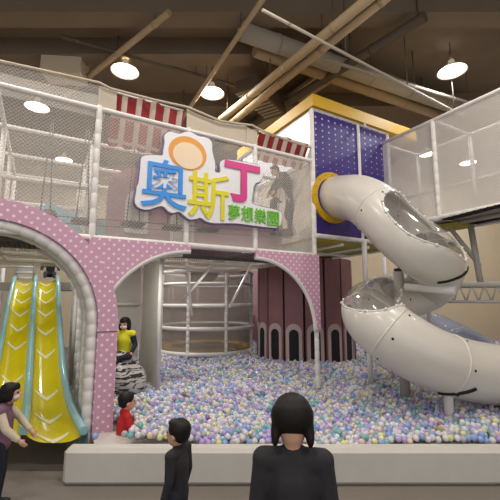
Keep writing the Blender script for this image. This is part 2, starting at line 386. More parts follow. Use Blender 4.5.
# draped canopy edge above the top rail: pale net at the left and in the middle
def drape(a, b, z0, z1, sag, name, m, y=.02, par=pf, nx=24, wav=.0):
    def fn(p, u, v):
        q = Vector(p); q.z -= sag*math.sin(PI*u)*v; q.y += wav*math.sin(u*40)*.5; return q
    return MB().quad((a, y, z0), (b, y, z0), (b, y, z1), (a, y, z1), nx, 4, fn).build(name, m, par)
drape(-6.1, -3.72, 4.1, 4.44, .04, 'canopy_net', 'net')
drape(-6.1, -3.72, 4.1, 4.44, .04, 'canopy_net', 'net', .3)
drape(-2.46, -1.4, 4.1, 4.46, .07, 'canopy_cloth', 'cream', .05)
drape(-1.4, -1.18, 4.1, 4.44, .03, 'canopy_cloth', 'cream', .04)
drape(-3.74, -3.5, 4.1, 4.44, .0, 'canopy_cloth', 'cream', .04)
edge = [(-6.1, 0, 4.36), (-4.9, 0, 4.38), (-3.74, 0, 4.46), (-3.6, 0, 4.42), (-3.0, 0, 4.43), (-2.52, 0, 4.46), (-2.44, 0, 4.46), (-1.9, 0, 4.38), (-1.3, 0, 4.46), (-1.15, 0, 4.42), (-.6, 0, 4.36), (0, 0, 4.34)]
MB().path(edge, .018, 8).build('edge_rope', 'cream', pf)
# awnings
def awning(a, b, label, lo=3.72):
    t = thing('striped_awning', label, 'awning', (a, .1, 4.1), L)
    def fn(p, u, v):
        q = Vector(p); q.y += .02*math.sin(u*30) + .25*(1-v); q.z -= .03*math.sin(PI*u*3)*v; return q
    MB().quad((a, .06, lo), (b, .06, lo), (b, .06, 4.42), (a, .06, 4.42), 40, 6, fn).build('striped_cloth', 'awn', t)
    MB().bar((a, .08, 4.43), (b, .08, 4.43), .014, 8).build('awning_rod', 'white', t)
awning(-3.55, -2.5, 'red and white striped awning above the net left of the sign')
awning(-1.12, -.04, 'red and white striped awning above the net right of the sign', 4.0)

# ---------------------------------------------------------------- pink arches
t = thing('arch_panel', 'thick pink polka dot arch over the yellow slide, standing on a tall pier', 'arch', (-4.82, 0, -.4), L)
cx, cz = -4.82, 1.2
out = [(cx+1.44, -.4)]+arc(cx, cz, 1.44, 0, PI, 40)+[(cx-1.44, -.4), (cx-1.22, -.4)]+arc(cx, cz, 1.22, PI, 0, 40)+[(cx+1.22, -.4)]
k = MB(); n_ = len(out)//2
k2 = MB(); o_ = [(cx+1.46, -.4)]+arc(cx, cz, 1.46, 0, PI, 48)+[(cx-1.46, -.4)]; i_ = [(cx+1.225, -.4)]+arc(cx, cz, 1.225, 0, PI, 48)+[(cx-1.225, -.4)]
def ringstrip(o_, i_, y0, y1, name, m, par):
    kk = len(o_); vs = [(x, y0, z) for x, z in o_]+[(x, y0, z) for x, z in i_]+[(x, y1, z) for x, z in o_]+[(x, y1, z) for x, z in i_]; fs = []
    for j in range(kk-1):
        fs += [(j, kk+j, kk+j+1, j+1), (2*kk+j, 2*kk+j+1, 3*kk+j+1, 3*kk+j), (j, j+1, 2*kk+j+1, 2*kk+j), (kk+j, 3*kk+j, 3*kk+j+1, kk+j+1)]
    fs += [(0, 2*kk, 3*kk, kk), (kk-1, 2*kk-1, 4*kk-1, 3*kk-1)]
    return MB().add(vs, fs).build(name, m, par)
ringstrip(o_, i_, -.1, .0, 'arch_band', 'polka', t)
ringstrip([(x*1 if 0 else x, z) for x, z in [(cx+1.27, -.4)]+arc(cx, cz, 1.27, 0, PI, 48)+[(cx-1.27, -.4)]], i_, .0, .04, 'arch_lining', 'mauve', t)
def ringpad(r, y, rad, nm_='padded_ring', m='white', step=.16):
    pts = [(cx+r, y, -.4+i*step) for i in range(int((cz+.4)/step))]; na = int(PI*r/step)
    pts += [(cx+r*math.cos(PI*i/na), y, cz+r*math.sin(PI*i/na)) for i in range(na+1)] + [(cx-r, y, cz-i*step) for i in range(1, int((cz+.4)/step)+1)]
    P = []; R = []
    for a_, b_ in zip(pts[:-1], pts[1:]):
        a_ = Vector(a_); b_ = Vector(b_)
        for f, q in ((0, .84), (.12, 1), (.88, 1)): P.append(a_.lerp(b_, f)); R.append(rad*q)
    P.append(Vector(pts[-1])); R.append(rad*.84)
    return MB().path(P, rad, 12, rs=R).build(nm_, m, t)
ringpad(1.17, -.01, .065); ringpad(1.16, .42, .055); ringpad(1.16, .26, .05, 'padded_ring', 'panel')
ringpad(1.17, g, .05)
ringstrip([(cx+1.3, -.4)]+arc(cx, cz, 1.3, 0, PI, 48)+[(cx-1.3, -.4)], [(cx+1.22, -.4)]+arc(cx, cz, 1.22, 0, PI, 48)+[(cx-1.22, -.4)], .06, g, 'tunnel_skin', 'deck', t)
# pier seam
MB().box((cx+1.2, -.106, 1.1), (cx+1.46, -.1, 1.108)).build('seam', 'pad', t)

t = thing('arch_panel', 'pink polka dot arch panel trimmed in white over the ball pit entrance', 'arch', (-1.8, 0, 1), L)
ca = (-2.38, .95, 1.27); cb = (-1.27, .98, 1.22)
al = math.atan2(1.62-ca[1], -3.47-ca[0])
left_arc = [(ca[0]+ca[2]*math.cos(a), ca[1]+ca[2]*math.sin(a)) for a in [PI*.5+(PI*.335)*i/20 for i in range(21)]]   # from apex to the left
def poly_panel(top, curve, y0, y1, name, m):      # strip between straight top and curve (same x)
    k = len(curve); vs = [(x, y0, top) for x, z in curve]+[(x, y0, z) for x, z in curve]+[(x, y1, top) for x, z in curve]+[(x, y1, z) for x, z in curve]; fs = []
    for j in range(k-1):
        fs += [(j, j+1, k+j+1, k+j), (2*k+j, 3*k+j, 3*k+j+1, 2*k+j+1), (k+j, k+j+1, 3*k+j+1, 3*k+j), (j, 2*k+j, 2*k+j+1, j+1)]
    fs += [(0, k, 3*k, 2*k), (k-1, 3*k-1, 4*k-1, 2*k-1)]
    return MB().add(vs, fs).build(name, m, t)
lc = sorted(left_arc)
left_full = [(x, z) for x, z in lc]
left_full = [(-4.82+1.33*math.cos(a), 1.2+1.33*math.sin(a)) for a in [math.radians(36.4-20*i/8) for i in range(9)]]+left_full
left_full = [p for i, p in enumerate(left_full) if i < 9 or p[0] > left_full[8][0]+.01]
poly_panel(2.3, left_full, -.06, 0, 'pink_panel', 'polka')
right_arc = [(cb[0]+cb[2]*math.cos(a), cb[1]+cb[2]*math.sin(a)) for a in [PI/2-(PI/2)*i/26 for i in range(27)]]
poly_panel(2.3, right_arc+[(.05, .98)], -.06, 0, 'pink_panel', 'polka')
curve = sorted(left_arc)
P = [Vector((x, -.03, z-.02)) for x, z in curve]
MB().path(P, .034, 12).build('white_trim', 'white', t); MB().path([Vector((x, -.03, z-.02)) for x, z in right_arc], .034, 12).build('white_trim', 'white', t)
MB().path([p+Vector((0, .35, -.01)) for p in P if p.x < -2.3], .03, 10).build('white_trim', 'white', t)

# ---------------------------------------------------------------- inside of the frame, upper storey
def pad(px, py, y, w, label):
    s, _, z = onF(px, py, y)
    t = thing('stepping_pad', label, 'stepping pad', (s, y, z), L, 'hanging stepping pads behind the net')
    MB().box((s-w/2, y-.13, z-.035), (s+w/2, y+.13, z+.035)).build('cushion', 'pad', t).modifiers.new('b', 'BEVEL').width = .03
    for sg in (-1, 1):
        MB().bar((s+sg*w*.28, y, z+.03), (s+sg*w*.05, y, ZT), .009, 6).build('cord', 'rope', t)
pad(45, 215, .75, .22, 'mauve hanging stepping pad nearest the left edge, above the pink arch')
pad(82, 222, .75, .3, 'mauve hanging stepping pad just left of the tall white padded post')
pad(133, 224, .75, .36, 'mauve hanging stepping pad below the left corner of the sign')
pad(172, 228, .75, .3, 'mauve hanging stepping pad under the blue character of the sign')
pad(208, 230, .75, .36, 'mauve hanging stepping pad under the yellow character of the sign')
pad(283, 234, .75, .5, 'wide hanging stepping pad under the bending adult')
a0 = onF(30, 214, .7); a1 = onF(300, 234, .7)
MB().bar(a0, a1, .008, 6).build('link_rope', 'rope', pf); MB().bar((a0[0], .7, a0[2]-.1), (a1[0], .7, a1[2]-.1), .008, 6).build('link_rope', 'rope', pf)
# play house wall at the back, pink with white framed windows
yb = 1.08
t = thing('play_house', 'pink play house front with white framed arched windows behind the sign', 'play house', (-1.5, yb, ZD), L)
def yr(x0, z0, x1, z1, y, mm, name, rise=0):
    out = [(x0, z0), (x1, z0), (x1, z1-rise)]+([( (x0+x1)/2+(x1-x0)/2*math.cos(a), z1-rise+rise*math.sin(a)) for a in [PI*i/12 for i in range(1, 12)]] if rise else [])+[(x0, z1-rise)]
    return MB().prism(out, y, y+.04).build(name, mm, t)
s0 = onF(112, 230, yb)[0]; s1 = onF(150, 230, yb)[0]
yr(s0-.1, ZD, s1+.35, 3.75, yb, 'pinkw', 'house_wall', .5)
yr(s1+.35, ZD, .1, 3.3, yb+.05, 'pinkw', 'house_wall')
w0 = onF(124, 230, yb)[0]; w1 = onF(147, 230, yb)[0]
yr(w0, 2.6, w1, 3.35, yb-.04, 'white', 'window_frame', .25)
yr(w0+.08, 2.68, w1-.08, 3.27, yb-.06, 'panel', 'window_pane', .2)
for px in (170, 300):
    w0 = onF(px, 230, yb)[0]; yr(w0, 2.5, w0+.45, 3.1, yb-.0, 'white', 'window_frame', .2); yr(w0+.06, 2.56, w0+.39, 3.04, yb-.02, 'panel', 'window_pane', .16)
# light blue whale-like board
t = thing('cloud_board', 'light blue rounded board with a pointed tail behind the left net', 'decoration', (*onF(55, 232, 1.0)[:2], ZD), L)
out = [onF(px, py, 1.0) for px, py in [(32, 234), (33, 220), (38, 208), (48, 203), (58, 206), (66, 212), (74, 213), (80, 212), (77, 218), (79, 224), (84, 234)]]
MB().prism([(p[0], p[2]) for p in out], 1.0, 1.04).build('blue_board', 'lblue', t)
c_ = onF(49, 216, 1.0); MB().ell((c_[0], .99, c_[2]), (.11, .02, .11)).build('round_eye', 'rope', t)
for px in (96, 108):
    s_ = onF(px, 225, 1.9)
    MB().quad((s_[0]-.18, 1.9, ZD), (s_[0]+.18, 1.9, ZD), (s_[0]+.18, 1.9, 2.95), (s_[0]-.18, 1.9, 2.95)).build('blue_board', 'lblue', t)
# interior side boards of the lower storey
lw = tag(MB().box((-3.4, 2*g, -.1), (-2.5, 2*g+.04, ZD-.1)).build('partition_board', 'panel', None, L), 'pale grey partition board behind the person in yellow', 'partition')
t = thing('side_panel', 'grey cloth panel stretched between two white posts beside the ball pit', 'panel', (-2.44, 1.83, -.1), L)
MB().box((-2.46, g+.04, -.1), (-2.43, 2*g-.04, ZD-.1)).build('cloth', 'panel', t)
MB().bar((-3.4, 2*g-.05, 1.42), (-2.5, 2*g-.05, 1.42), .035).build('rail', 'white', t)
# padded wall on the right of the yellow slide
t = thing('padded_side_wall', 'white padded posts and cloth wall along the right side of the yellow slide', 'padded wall', (-3.6, 1.5, -.4), L)
MB().quad((-3.56, .2, -.4), (-3.56, 3.6, -.4), (-3.56, 3.6, 2.2), (-3.56, .2, 2.2)).build('cloth', 'panel', t)
for y in (.55, .95, 1.4, 2.0, 2.7, 3.4): MB().padbar((-3.62, y, -.4), (-3.62, y, 2.2), .05).build('padded_post', 'white', t)

# ---------------------------------------------------------------- purple tower
t = thing('slide_tower', 'purple dotted tower with a yellow roof where the tube slide starts', 'tower', (1.0, 0, 2.6), L)
zb, zt = 2.72, 5.1
for i, (a, b_) in enumerate(((.05, 1.2), (1.24, 2.1))):
    q = MB().box((a, -.02, zb), (b_, .03, zt)); o = q.build('purple_panel', None, t)
    o.data.materials.append(dots_mat('purple_dots', s2l(50, 30, 114), s2l(180, 168, 216), .166, .2, stag=False, dz=.122, fade=(zb-2.6+.75, zt-2.6, .02, .15)))
for s in (0, 1.22, 2.12): MB().padbar((s, -.02, zb-.1), (s, -.02, zt+.03), .036).build('post', 'white', t)
MB().bar((0, -.02, zt+.02), (2.12, -.02, zt+.02), .03).build('rail', 'white', t)
MB().padbar((0, -.03, zb-.06), (2.12, -.03, zb-.06), .045).build('rail', 'white', t)
for y in (1.22, 2.44, 3.66, 4.4): MB().bar((0, y, 2.55), (2.12, y, 2.55), .04).build('rail', 'white', t)
for q in (.7, 1.4, 2.1): MB().bar((q, 0, 2.55), (q, 4.4, 2.55), .03).build('rail', 'white', t)
MB().box((0, .03, 2.58), (2.12, 4.4, 2.64)).build('yellow_deck', 'olive', t)
# left flank: translucent sheet
MB().quad((-.01, .05, 4.15), (-.01, 2.6, 4.15), (-.01, 2.6, 5.1), (-.01, .05, 5.1)).build('side_sheet', 'haze', t)
MB().bar((-.01, 2.6, ZD), (-.01, 2.6, 5.1), .035).build('post', 'white', t); MB().bar((-.01, 1.3, 4.1), (-.01, 1.3, 5.1), .03).build('post', 'white', t)
MB().bar((-.01, 0, 4.12), (-.01, 2.6, 4.12), .03).build('rail', 'white', t)
# roof slab with a sloped rim
rf = MB(); x0, x1, y0, y1 = -.06, 3.0, -.12, 2.9
rf.add([(x0,y0,5.13),(x1,y0,5.13),(x1,y1,5.13),(x0,y1,5.13),(x0,y0,5.36),(x1,y0,5.36),(x1,y1,5.36),(x0,y1,5.36),(x0+.1,y0+.1,5.45),(x1-.1,y0+.1,5.45),(x1-.1,y1-.1,5.45),(x0+.1,y1-.1,5.45)],
       [(0,3,2,1),(0,1,5,4),(1,2,6,5),(2,3,7,6),(3,0,4,7),(4,5,9,8),(5,6,10,9),(6,7,11,10),(7,4,8,11),(8,9,10,11)])
rf.build('roof', 'yel', t)
MB().bar((1.3, -.12, 5.13), (1.3, -.16, 5.0), .02).build('hook', 'white', t)
# posts under the tower
for (px_, py_, Y, z0_, z1_) in ((365, 262, 6.9, 1.6, 2.62), (384, 262, 9.3, -.1, 2.6)):
    q = toL(atY(px_, py_, Y)); MB().bar((q.x, q.y, z0_), (q.x, q.y, z1_), .05).build('post', 'white', t)
q = toL(onz(294, 362, 0)); MB().bar((q.x, q.y, -.1), (q.x, q.y, 2.6), .045).build('post', 'white', t)
# ---------------------------------------------------------------- right wing
t = thing('net_walkway', 'raised walkway closed in by pale nets at the upper right', 'play frame', (2.5, -1.2, 2.9), L)
sw, s2, zw0, zw1 = 1.95, 3.17, 2.98, 4.86
def wb(a, b, r=.036, nm_='rail', pad=True, m='white'):
    k = MB(); (k.padbar if pad else k.bar)(a, b, r); k.build(nm_, m, t)
wb((sw, .6, zw1), (sw, -3.8, zw1), .035, pad=False); wb((sw, .2, zw0), (sw, -3.8, zw0), .05)
wb((s2, .6, zw1), (s2, -3.8, zw1), .035, pad=False); wb((s2, .6, zw0), (s2, -3.8, zw0), .045, pad=False)
wb((sw, -1.18, zw0), (sw, -1.18, zw1), .045, 'post')
for y in (1.22, .02, -2.4, -3.62): wb((sw, y, zw0), (sw, y, zw1), .035, 'post', False)
for y in (2.44, 1.22, 0, -1.2, -2.42, -3.62): wb((s2, y, zw0), (s2, y, zw1), .04, 'post', False)
for y in (1.22, 0, -1.2, -2.42): wb((sw, y, zw1), (s2, y, zw1), .03, 'rail', False); wb((sw, y, zw0), (s2, y, zw0), .03, 'rail', False)
wb((sw+.1, 1.25, 4.1), (4.4, 1.25, 4.1), .03, 'rail', False); wb((s2, .6, 3.9), (s2, -3.8, 3.9), .03, 'rail', False)
wb((4.4, 2.4, zw0), (4.4, 2.4, zw1), .04, 'post', False); wb((sw, 2.4, zw1), (5.5, 2.4, zw1), .03, 'rail', False)
MB().quad((sw, .4, zw0), (sw, -3.8, zw0), (sw, -3.8, zw1), (sw, .4, zw1)).build('net_panel', 'netY', t)
MB().quad((s2, 1.2, zw0), (s2, -3.8, zw0), (s2, -3.8, zw1), (s2, 1.2, zw1)).build('net_panel', 'netY', t)
MB().quad((sw, 1.25, zw0), (5.6, 1.25, zw0), (5.6, 1.25, zw1), (sw, 1.25, zw1)).build('net_panel', 'net', t)
MB().quad((sw+.1, 2.6, zw0), (6.6, 2.6, zw0), (6.6, 2.6, zw1), (sw+.1, 2.6, zw1)).build('net_panel', 'net', t)
MB().quad((sw, .4, zw1), (s2, .4, zw1), (s2, -3.8, zw1), (sw, -3.8, zw1)).build('net_panel', 'netXY', t)
# floor: pale slab, yellow end, black lacing strips
MB().box((sw+.05, -3.8, zw0-.02), (s2, 1.2, zw0+.03)).build('walkway_deck', 'deck', t)
ya, yb2 = toL(onz(440, 226, zw0-.08)), toL(onz(476, 226, zw0-.08))
MB().box((ya.x, -1.3, zw0-.1), (yb2.x, -.9, zw0-.05)).build('yellow_board', 'olive', t)
for (pa, pb, hw) in (((446, 219.5), (520, 201), .075), ((474, 223.5), (520, 213.5), .07)):
    a_, b_ = toL(onz(*pa, zw0-.06)), toL(onz(*pb, zw0-.06)); d_ = (b_-a_); Ln = d_.length; d_.normalize(); e_ = Vector((-d_.y, d_.x, 0))*hw
    for sg in (-1, 1): MB().bar(a_+e_*sg, b_+e_*sg, .012, 6).build('edge_cord', 'black', t)
    k = MB(); i = 0; P = []
    while i < Ln: P += [a_+d_*i-e_, a_+d_*(i+.06)+e_]; i += .12
    k.path(P, .02, 6).build('black_lacing', 'black', t)
MB().bar((sw+.42, -3.6, zw0-.06), (sw+.42, -1.2, zw0-.06), .04).build('rail', 'grey', t)
# leg and brace standing on the truss
leg_t = atY(470, 222, 6.75); leg_b = atY(481, 286, 6.75)
lt, lb = toL(leg_t), toL(leg_b)
MB().bar(lt, lb, .055, 14).build('leg', 'grey', t)
MB().bar(toL(atY(443, 219, 6.9)), toL(atY(480, 266, 6.76)), .042, 12).build('brace', 'grey', t)
# truss
tl, tr_ = atY(418, 287, 7.1), atY(560, 286, 6.2)
t = thing('steel_truss', 'grey steel truss beam with zigzag webbing behind the tube slide', 'truss', atY(480, 303, 6.75))
zt_, zb_ = 1.78, 1.47
tl.z = tr_.z = 0
d = (tr_-tl)
e = Vector((0, .12, 0))
for dz, w in ((zt_, .055), (zb_, .03)):
    for sg in (0, 1): MB().bar(tl+e*sg*2+Vector((0,0,dz)), tr_+e*sg*2+Vector((0,0,dz)), w, 10).build('chord', 'grey', t)
k = MB(); n_ = 11
for i in range(n_):
    a = tl+d*(i/n_); b2 = tl+d*((i+.5)/n_); c2 = tl+d*((i+1)/n_)
    k.bar(a+Vector((0,0,zb_)), b2+Vector((0,0,zt_)), .018, 6); k.bar(b2+Vector((0,0,zt_)), c2+Vector((0,0,zb_)), .018, 6)
k.build('web_bar', 'grey', t)
for f in (.1, .98): MB().bar(tl+d*f+Vector((0,.12,-.1)), tl+d*f+Vector((0,.12,zt_)), .04, 10).build('leg', 'grey', t)

# ---------------------------------------------------------------- sign
t = thing('sign', 'white outlined shop sign with blue, yellow, pink and green characters on the net', 'sign', onF(205, 222, -.14), L)
outl = [(142.8,157.3),(153,156.3),(163.5,157.5),(164,151),(165.5,142),(164.5,137),(167,134),(171,133),(175.5,135),(180,135.5),(184,133.8),(188.7,133),(193,135),(198,137.8),(204.8,138.6),(209,140.5),(210.8,144),(210.5,150),(212.5,159),(214,165),(213,173),(219,174.5),(221,172),(219.8,164),(223.4,160.4),(240,162.5),(259.4,166.5),(262.2,171.6),(260.3,180.6),(252.5,183.8),(251,195),(249.5,203.5),(254,206),(266,208.8),(279.2,212),(281,216.6),(278.6,227.6),(266,226.6),(254,225),(236,222.6),(224,222.5),(212,222.5),(206,221),(200.6,216.6),(195,218.5),(189,219),(183,214),(178.5,210.5),(170,213),(163,204.8),(155,206.5),(147,209.5),(138.5,207.5),(135,202),(137,193),(137.5,187),(139.5,184),(141,170),(141.5,160)]
P2 = [onF(px, py, -.1) for px, py in outl]; P2 = [(p[0], p[2]) for p in P2]
def chaikin(p):
    o = []
    for i in range(len(p)):
        a, b_ = p[i], p[(i+1) % len(p)]; o += [(a[0]*.75+b_[0]*.25, a[1]*.75+b_[1]*.25), (a[0]*.25+b_[0]*.75, a[1]*.25+b_[1]*.75)]
    return o
P2 = chaikin(P2)
def grow(poly, d_):
    n_ = len(poly); out = []
    ar = sum(poly[i][0]*poly[(i+1)%n_][1]-poly[(i+1)%n_][0]*poly[i][1] for i in range(n_)); sg = 1 if ar > 0 else -1
    for i in range(n_):
        a, b_, c_ = Vector(poly[i-1]), Vector(poly[i]), Vector(poly[(i+1) % n_])
        e1 = (b_-a).normalized(); e2 = (c_-b_).normalized(); nn = Vector((e1.y+e2.y, -e1.x-e2.x))*sg
        if nn.length > 1e-6: nn.normalize()
        out.append(tuple(b_+nn*d_))
    return out
def flat(poly, y0, y1, name, m, par=t):
    bm = bmesh.new(); vs = [bm.verts.new((x, y0, z)) for x, z in poly]; es = [bm.edges.new((vs[i], vs[(i+1) % len(vs)])) for i in range(len(vs))]
    bmesh.ops.triangle_fill(bm, use_beauty=True, edges=es)
    r = bmesh.ops.extrude_face_region(bm, geom=list(bm.faces)); bmesh.ops.translate(bm, vec=(0, y1-y0, 0), verts=[v for v in r['geom'] if isinstance(v, bmesh.types.BMVert)])
    bmesh.ops.recalc_face_normals(bm, faces=bm.faces)
    me = bpy.data.meshes.new(name); bmesh.ops.translate(bm, vec=-Vector(par['_org']), verts=bm.verts); bm.to_mesh(me); bm.free(); me.materials.append(M[m])
    o = bpy.data.objects.new(name, me); C.objects.link(o); o.parent = par; return o
flat(grow(P2, .034), -.10, -.06, 'backing_edge', 'signb')
flat(grow(P2, .014), -.125, -.1, 'backing_board', 'signw')
# round tan emblem above the characters
c0 = onF(188, 154, -.13); s_l = onF(169.5, 154, -.13)[0]; s_r = onF(207.5, 154, -.13)[0]; rr_ = (s_r-s_l)/2
def disc(c, r, y, name, m, a0=0, a1=2*PI):
    flat([(c[0]+r*math.cos(a0+(a1-a0)*i/40), c[2]+r*.88*math.sin(a0+(a1-a0)*i/40)) for i in range(40)], y, y+.008, name, m)
disc((c0[0], 0, c0[2]+.01), rr_*1.0, -.133, 'emblem_disc', 'tan'); disc((c0[0], 0, c0[2]-.03), rr_*.78, -.141, 'emblem_disc', 'tan2')
# overlay white so the disc ends where the characters start
def char(ch, x0, y0, x1, y1, m, off, bold=.02):
    cu = bpy.data.curves.new('t', 'FONT'); cu.body = ch; cu.size = 1; cu.offset = bold; cu.extrude = .01; cu.resolution_u = 3
    to = bpy.data.objects.new('t', cu); C.objects.link(to); bpy.context.view_layer.update()
    me = bpy.data.meshes.new_from_object(to.evaluated_get(bpy.context.evaluated_depsgraph_get())); bpy.data.objects.remove(to)
    a = onF(x0, (y0+y1)/2, off); b_ = onF(x1, (y0+y1)/2, off); xm = (x0+x1)/2; tt = onF(xm, y0, off); bb = onF(xm, y1, off)
    co = np.array([v.co[:] for v in me.vertices]); mn = co.min(0); mx = co.max(0)
    sx = (b_[0]-a[0])/(mx[0]-mn[0]); sz = (tt[2]-bb[2])/(mx[1]-mn[1]); og = Vector(t['_org'])
    for v in me.vertices:
        x, y, z = v.co; v.co = Vector((a[0]+(x-mn[0])*sx, off-.0-(z-mn[2])*1.0, bb[2]+(y-mn[1])*sz))-og
    me.materials.clear(); me.materials.append(M[m]); me.name = 'character'
    o = bpy.data.objects.new('character', me); C.objects.link(o); o.parent = t; return o
char('奧', 141.5, 160, 187, 208.5, 'cblue', -.128, .008)
yl = char('斯', 188, 173, 228.5, 219.5, 'cyel', -.128, .008)
char('丁', 224.3, 163.5, 259.6, 202.5, 'cpink', -.128, .04)
char('夢', 228, 205, 239.6, 220, 'cgreen', -.128, .008); char('想', 241, 206.5, 253, 221.5, 'cgreen', -.128, .008)
char('樂', 254.2, 208.8, 265.8, 223.8, 'cgreen', -.128, .008); char('園', 267, 211.5, 278.6, 226, 'cgreen', -.128, .008)
# ---------------------------------------------------------------- round cage at the back
cc = Vector((-1.33, 11.25, 0)); R = 1.4
t = thing('round_cage', 'round netted cage of white padded hoops and posts standing in the balls', 'cage', cc)
def hoop(z, r, nm_='hoop'):
    pts = [cc+Vector((R*math.cos(2*PI*i/60), R*math.sin(2*PI*i/60), z)) for i in range(60)]
    MB().path(pts, r, 10, closed=True).build(nm_, 'white', t)
for z, r in ((.05, .06), (.72, .055), (1.34, .05), (1.95, .04), (2.3, .05)): hoop(z, r)
for px in (163.5, 189.5, 227, 251):
    sn = max(-1, min(1, (px-208)/360*(11.25-R*.6)/R)); 
    # angle on the front half whose projection falls on this column
    best = min(range(-90, 91), key=lambda a: abs(250+FP*(cc.x+R*math.sin(math.radians(a)))/(cc.y-R*math.cos(math.radians(a)))-px))
    a = math.radians(best); x, y = cc.x+R*math.sin(a), cc.y-R*math.cos(a)
    MB().padbar((x, y, 0), (x, y, 2.35), .05, step=.16).build('post', 'white', t)
for a in (60, 110, 160, 200, 250, 300):
    a = math.radians(a+90); x, y = cc.x+R*math.sin(a+PI/2), cc.y+abs(R*math.cos(a+PI/2))
    MB().bar((x, y, 0), (x, y, 2.35), .035).build('post', 'grey', t)
MB().lathe([(R, .05), (R, 2.35)], cc, 48).build('net_panel', 'netcage', t)
MB().lathe([(R-.3, .1), (R-.28, .16), (R-.12, .16), (R-.05, .13), (R-.05, -.1)], cc, 48).build('yellow_pad', 'yel', t)
MB().lathe([(0, .1), (R-.28, .1)], cc, 32).build('inner_mat', 'pipedk', t)
k = MB().lathe([(.0, 2.0), (.35, 2.05), (.55, 2.3)], cc+Vector((-.1, -.6, 0)), 16); k.build('hanging_net', 'pad', t)
# pink back boards seen through the cage
tag(MB().box((-4.2, 13.6, -.1), (3.6, 13.7, 2.6)).build('back_board', 'pinkw'), 'dull pink back board behind the round netted cage', 'board')
tag(MB().box((-2.3, 13.4, -.1), (.2, 13.5, .95)).build('back_board', 'maroon'), 'low maroon board seen through the round netted cage', 'board')

# ---------------------------------------------------------------- maroon tower
tc_ = Vector((1.53, 10.24, 0)); R = 1.3
t = thing('castle_tower', 'round maroon play tower of tall boards with arched windows at its foot', 'tower', tc_)
npn = 16; half = R*math.tan(PI/npn)
k = MB().prism([(-half+.03, -.15), (half-.03, -.15), (half-.03, 2.56), (-half+.03, 2.56)], 0, .05)
w1 = [(-.2, -.15), (.2, -.15)]+arc(0, .72, .2, 0, PI, 16); w2 = [(-.12, -.15), (.12, -.15)]+arc(0, .66, .12, 0, PI, 16)
def mesh_of(mb, nme, m): return mb.mesh(nme, Vector((0,0,0)), m)
mp_ = mesh_of(k, 'panel', 'maroon'); ms_ = mesh_of(MB().prism(w1, -.03, 0), 'window_surround', 'mauve'); mw_ = mesh_of(MB().prism(w2, -.04, -.03), 'window_recess', 'dark')
for i in range(npn):
    a = math.radians(2.3)+2*PI*i/npn
    if math.cos(a) < -.3: continue
    o = bpy.data.objects.new('panel', mp_); C.objects.link(o); o.parent = t
    o.location = (R*math.sin(a), -R*math.cos(a), 0); o.rotation_euler = (0, 0, a)
    s1_ = bpy.data.objects.new('window_surround', ms_); C.objects.link(s1_); s1_.parent = o
    s2_ = bpy.data.objects.new('window_recess', mw_); C.objects.link(s2_); s2_.parent = o
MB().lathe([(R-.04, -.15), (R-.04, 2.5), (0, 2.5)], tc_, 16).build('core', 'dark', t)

# ---------------------------------------------------------------- yellow slide
t = thing('double_slide', 'glossy yellow two lane slide with pale blue rails and white chevrons', 'slide', (-3.6, 6.5, -.3))
prof = [(9.6, 2.06), (9.0, 2.05), (8.7, 1.98), (8.3, 1.82), (7.5, 1.38), (6.8, .98), (6.0, .56), (5.4, .27), (5.0, .12), (4.6, .04), (4.2, .0), (3.9, 0)]
def zs(Y):
    for (a, za), (b_, zb__) in zip(prof[:-1], prof[1:]):
        if a >= Y >= b_: f = (a-Y)/(a-b_); return za+(zb__-za)*f
    return prof[0][1] if Y > 9 else 0
def lerp(pts, Y):
    for (a, xa), (b_, xb) in zip(pts[:-1], pts[1:]):
        if a >= Y >= b_: return xa+(xb-xa)*(a-Y)/(a-b_)
    return pts[0][1] if Y > pts[0][0] else pts[-1][1]
def railx(pts):
    out = []
    for px_, py_, Y in pts:
        lo = ray(px_, py_); out.append((Y, lo[0]*Y/lo[1]))
    return out
def pyof(Y): 
    e_ = math.atan2(zs(Y)-CZ, Y); return 250-FP*math.tan(e_-TH)
XR = railx([(px_, pyof(Y), Y) for px_, Y in ((56, 9.6), (57, 9), (58.5, 7.5), (61, 6.3), (63, 5.7), (66, 5.3), (71, 4.9), (80, 4.45), (90, 4.1), (95, 3.9))])
XM = railx([(px_, pyof(Y), Y) for px_, Y in ((37, 9.6), (36, 9), (33.5, 7.5), (29.5, 5.7), (27, 5.0), (24.5, 4.4), (21, 3.9))])
XL = railx([(px_, pyof(Y), Y) for px_, Y in ((17, 9.6), (15.5, 9), (8, 7.5), (-4, 5.7), (-14, 5.0), (-24, 4.4), (-36, 3.9))])
Ys = [9.6-5.3*i/60 for i in range(61)]
def lane(XA, XB, name):
    k = MB(); vs = []; fs = []; nn = 10
    for Y in Ys:
        xa, xb = lerp(XA, Y), lerp(XB, Y)
        for j in range(nn+1):
            u = j/nn; vs.append((xa+(xb-xa)*u, Y, zs(Y)-.1+.1*(abs(2*u-1))**3))
    for i in range(len(Ys)-1):
        for j in range(nn): q = i*(nn+1)+j; fs.append((q, q+1, q+nn+2, q+nn+1))
    return k.add(vs, fs, True).build(name, 'syel', t)
l1 = lane(XL, XM, 'lane'); l2 = lane(XM, XR, 'lane')
for X_, nme, r in ((XL, 'rail', .045), (XM, 'rail', .05), (XR, 'rail', .05)):
    MB().path([(lerp(X_, Y), Y, zs(Y)+.03) for Y in Ys], r, 12).build(nme, 'teal', t)
MB().add([(lerp(XR, Y)+.05, Y, z) for Y in Ys for z in (zs(Y)+.03, zs(Y)-.35)], [(2*i, 2*i+1, 2*i+3, 2*i+2) for i in range(60)], True).build('side_skirt', 'teal', t)
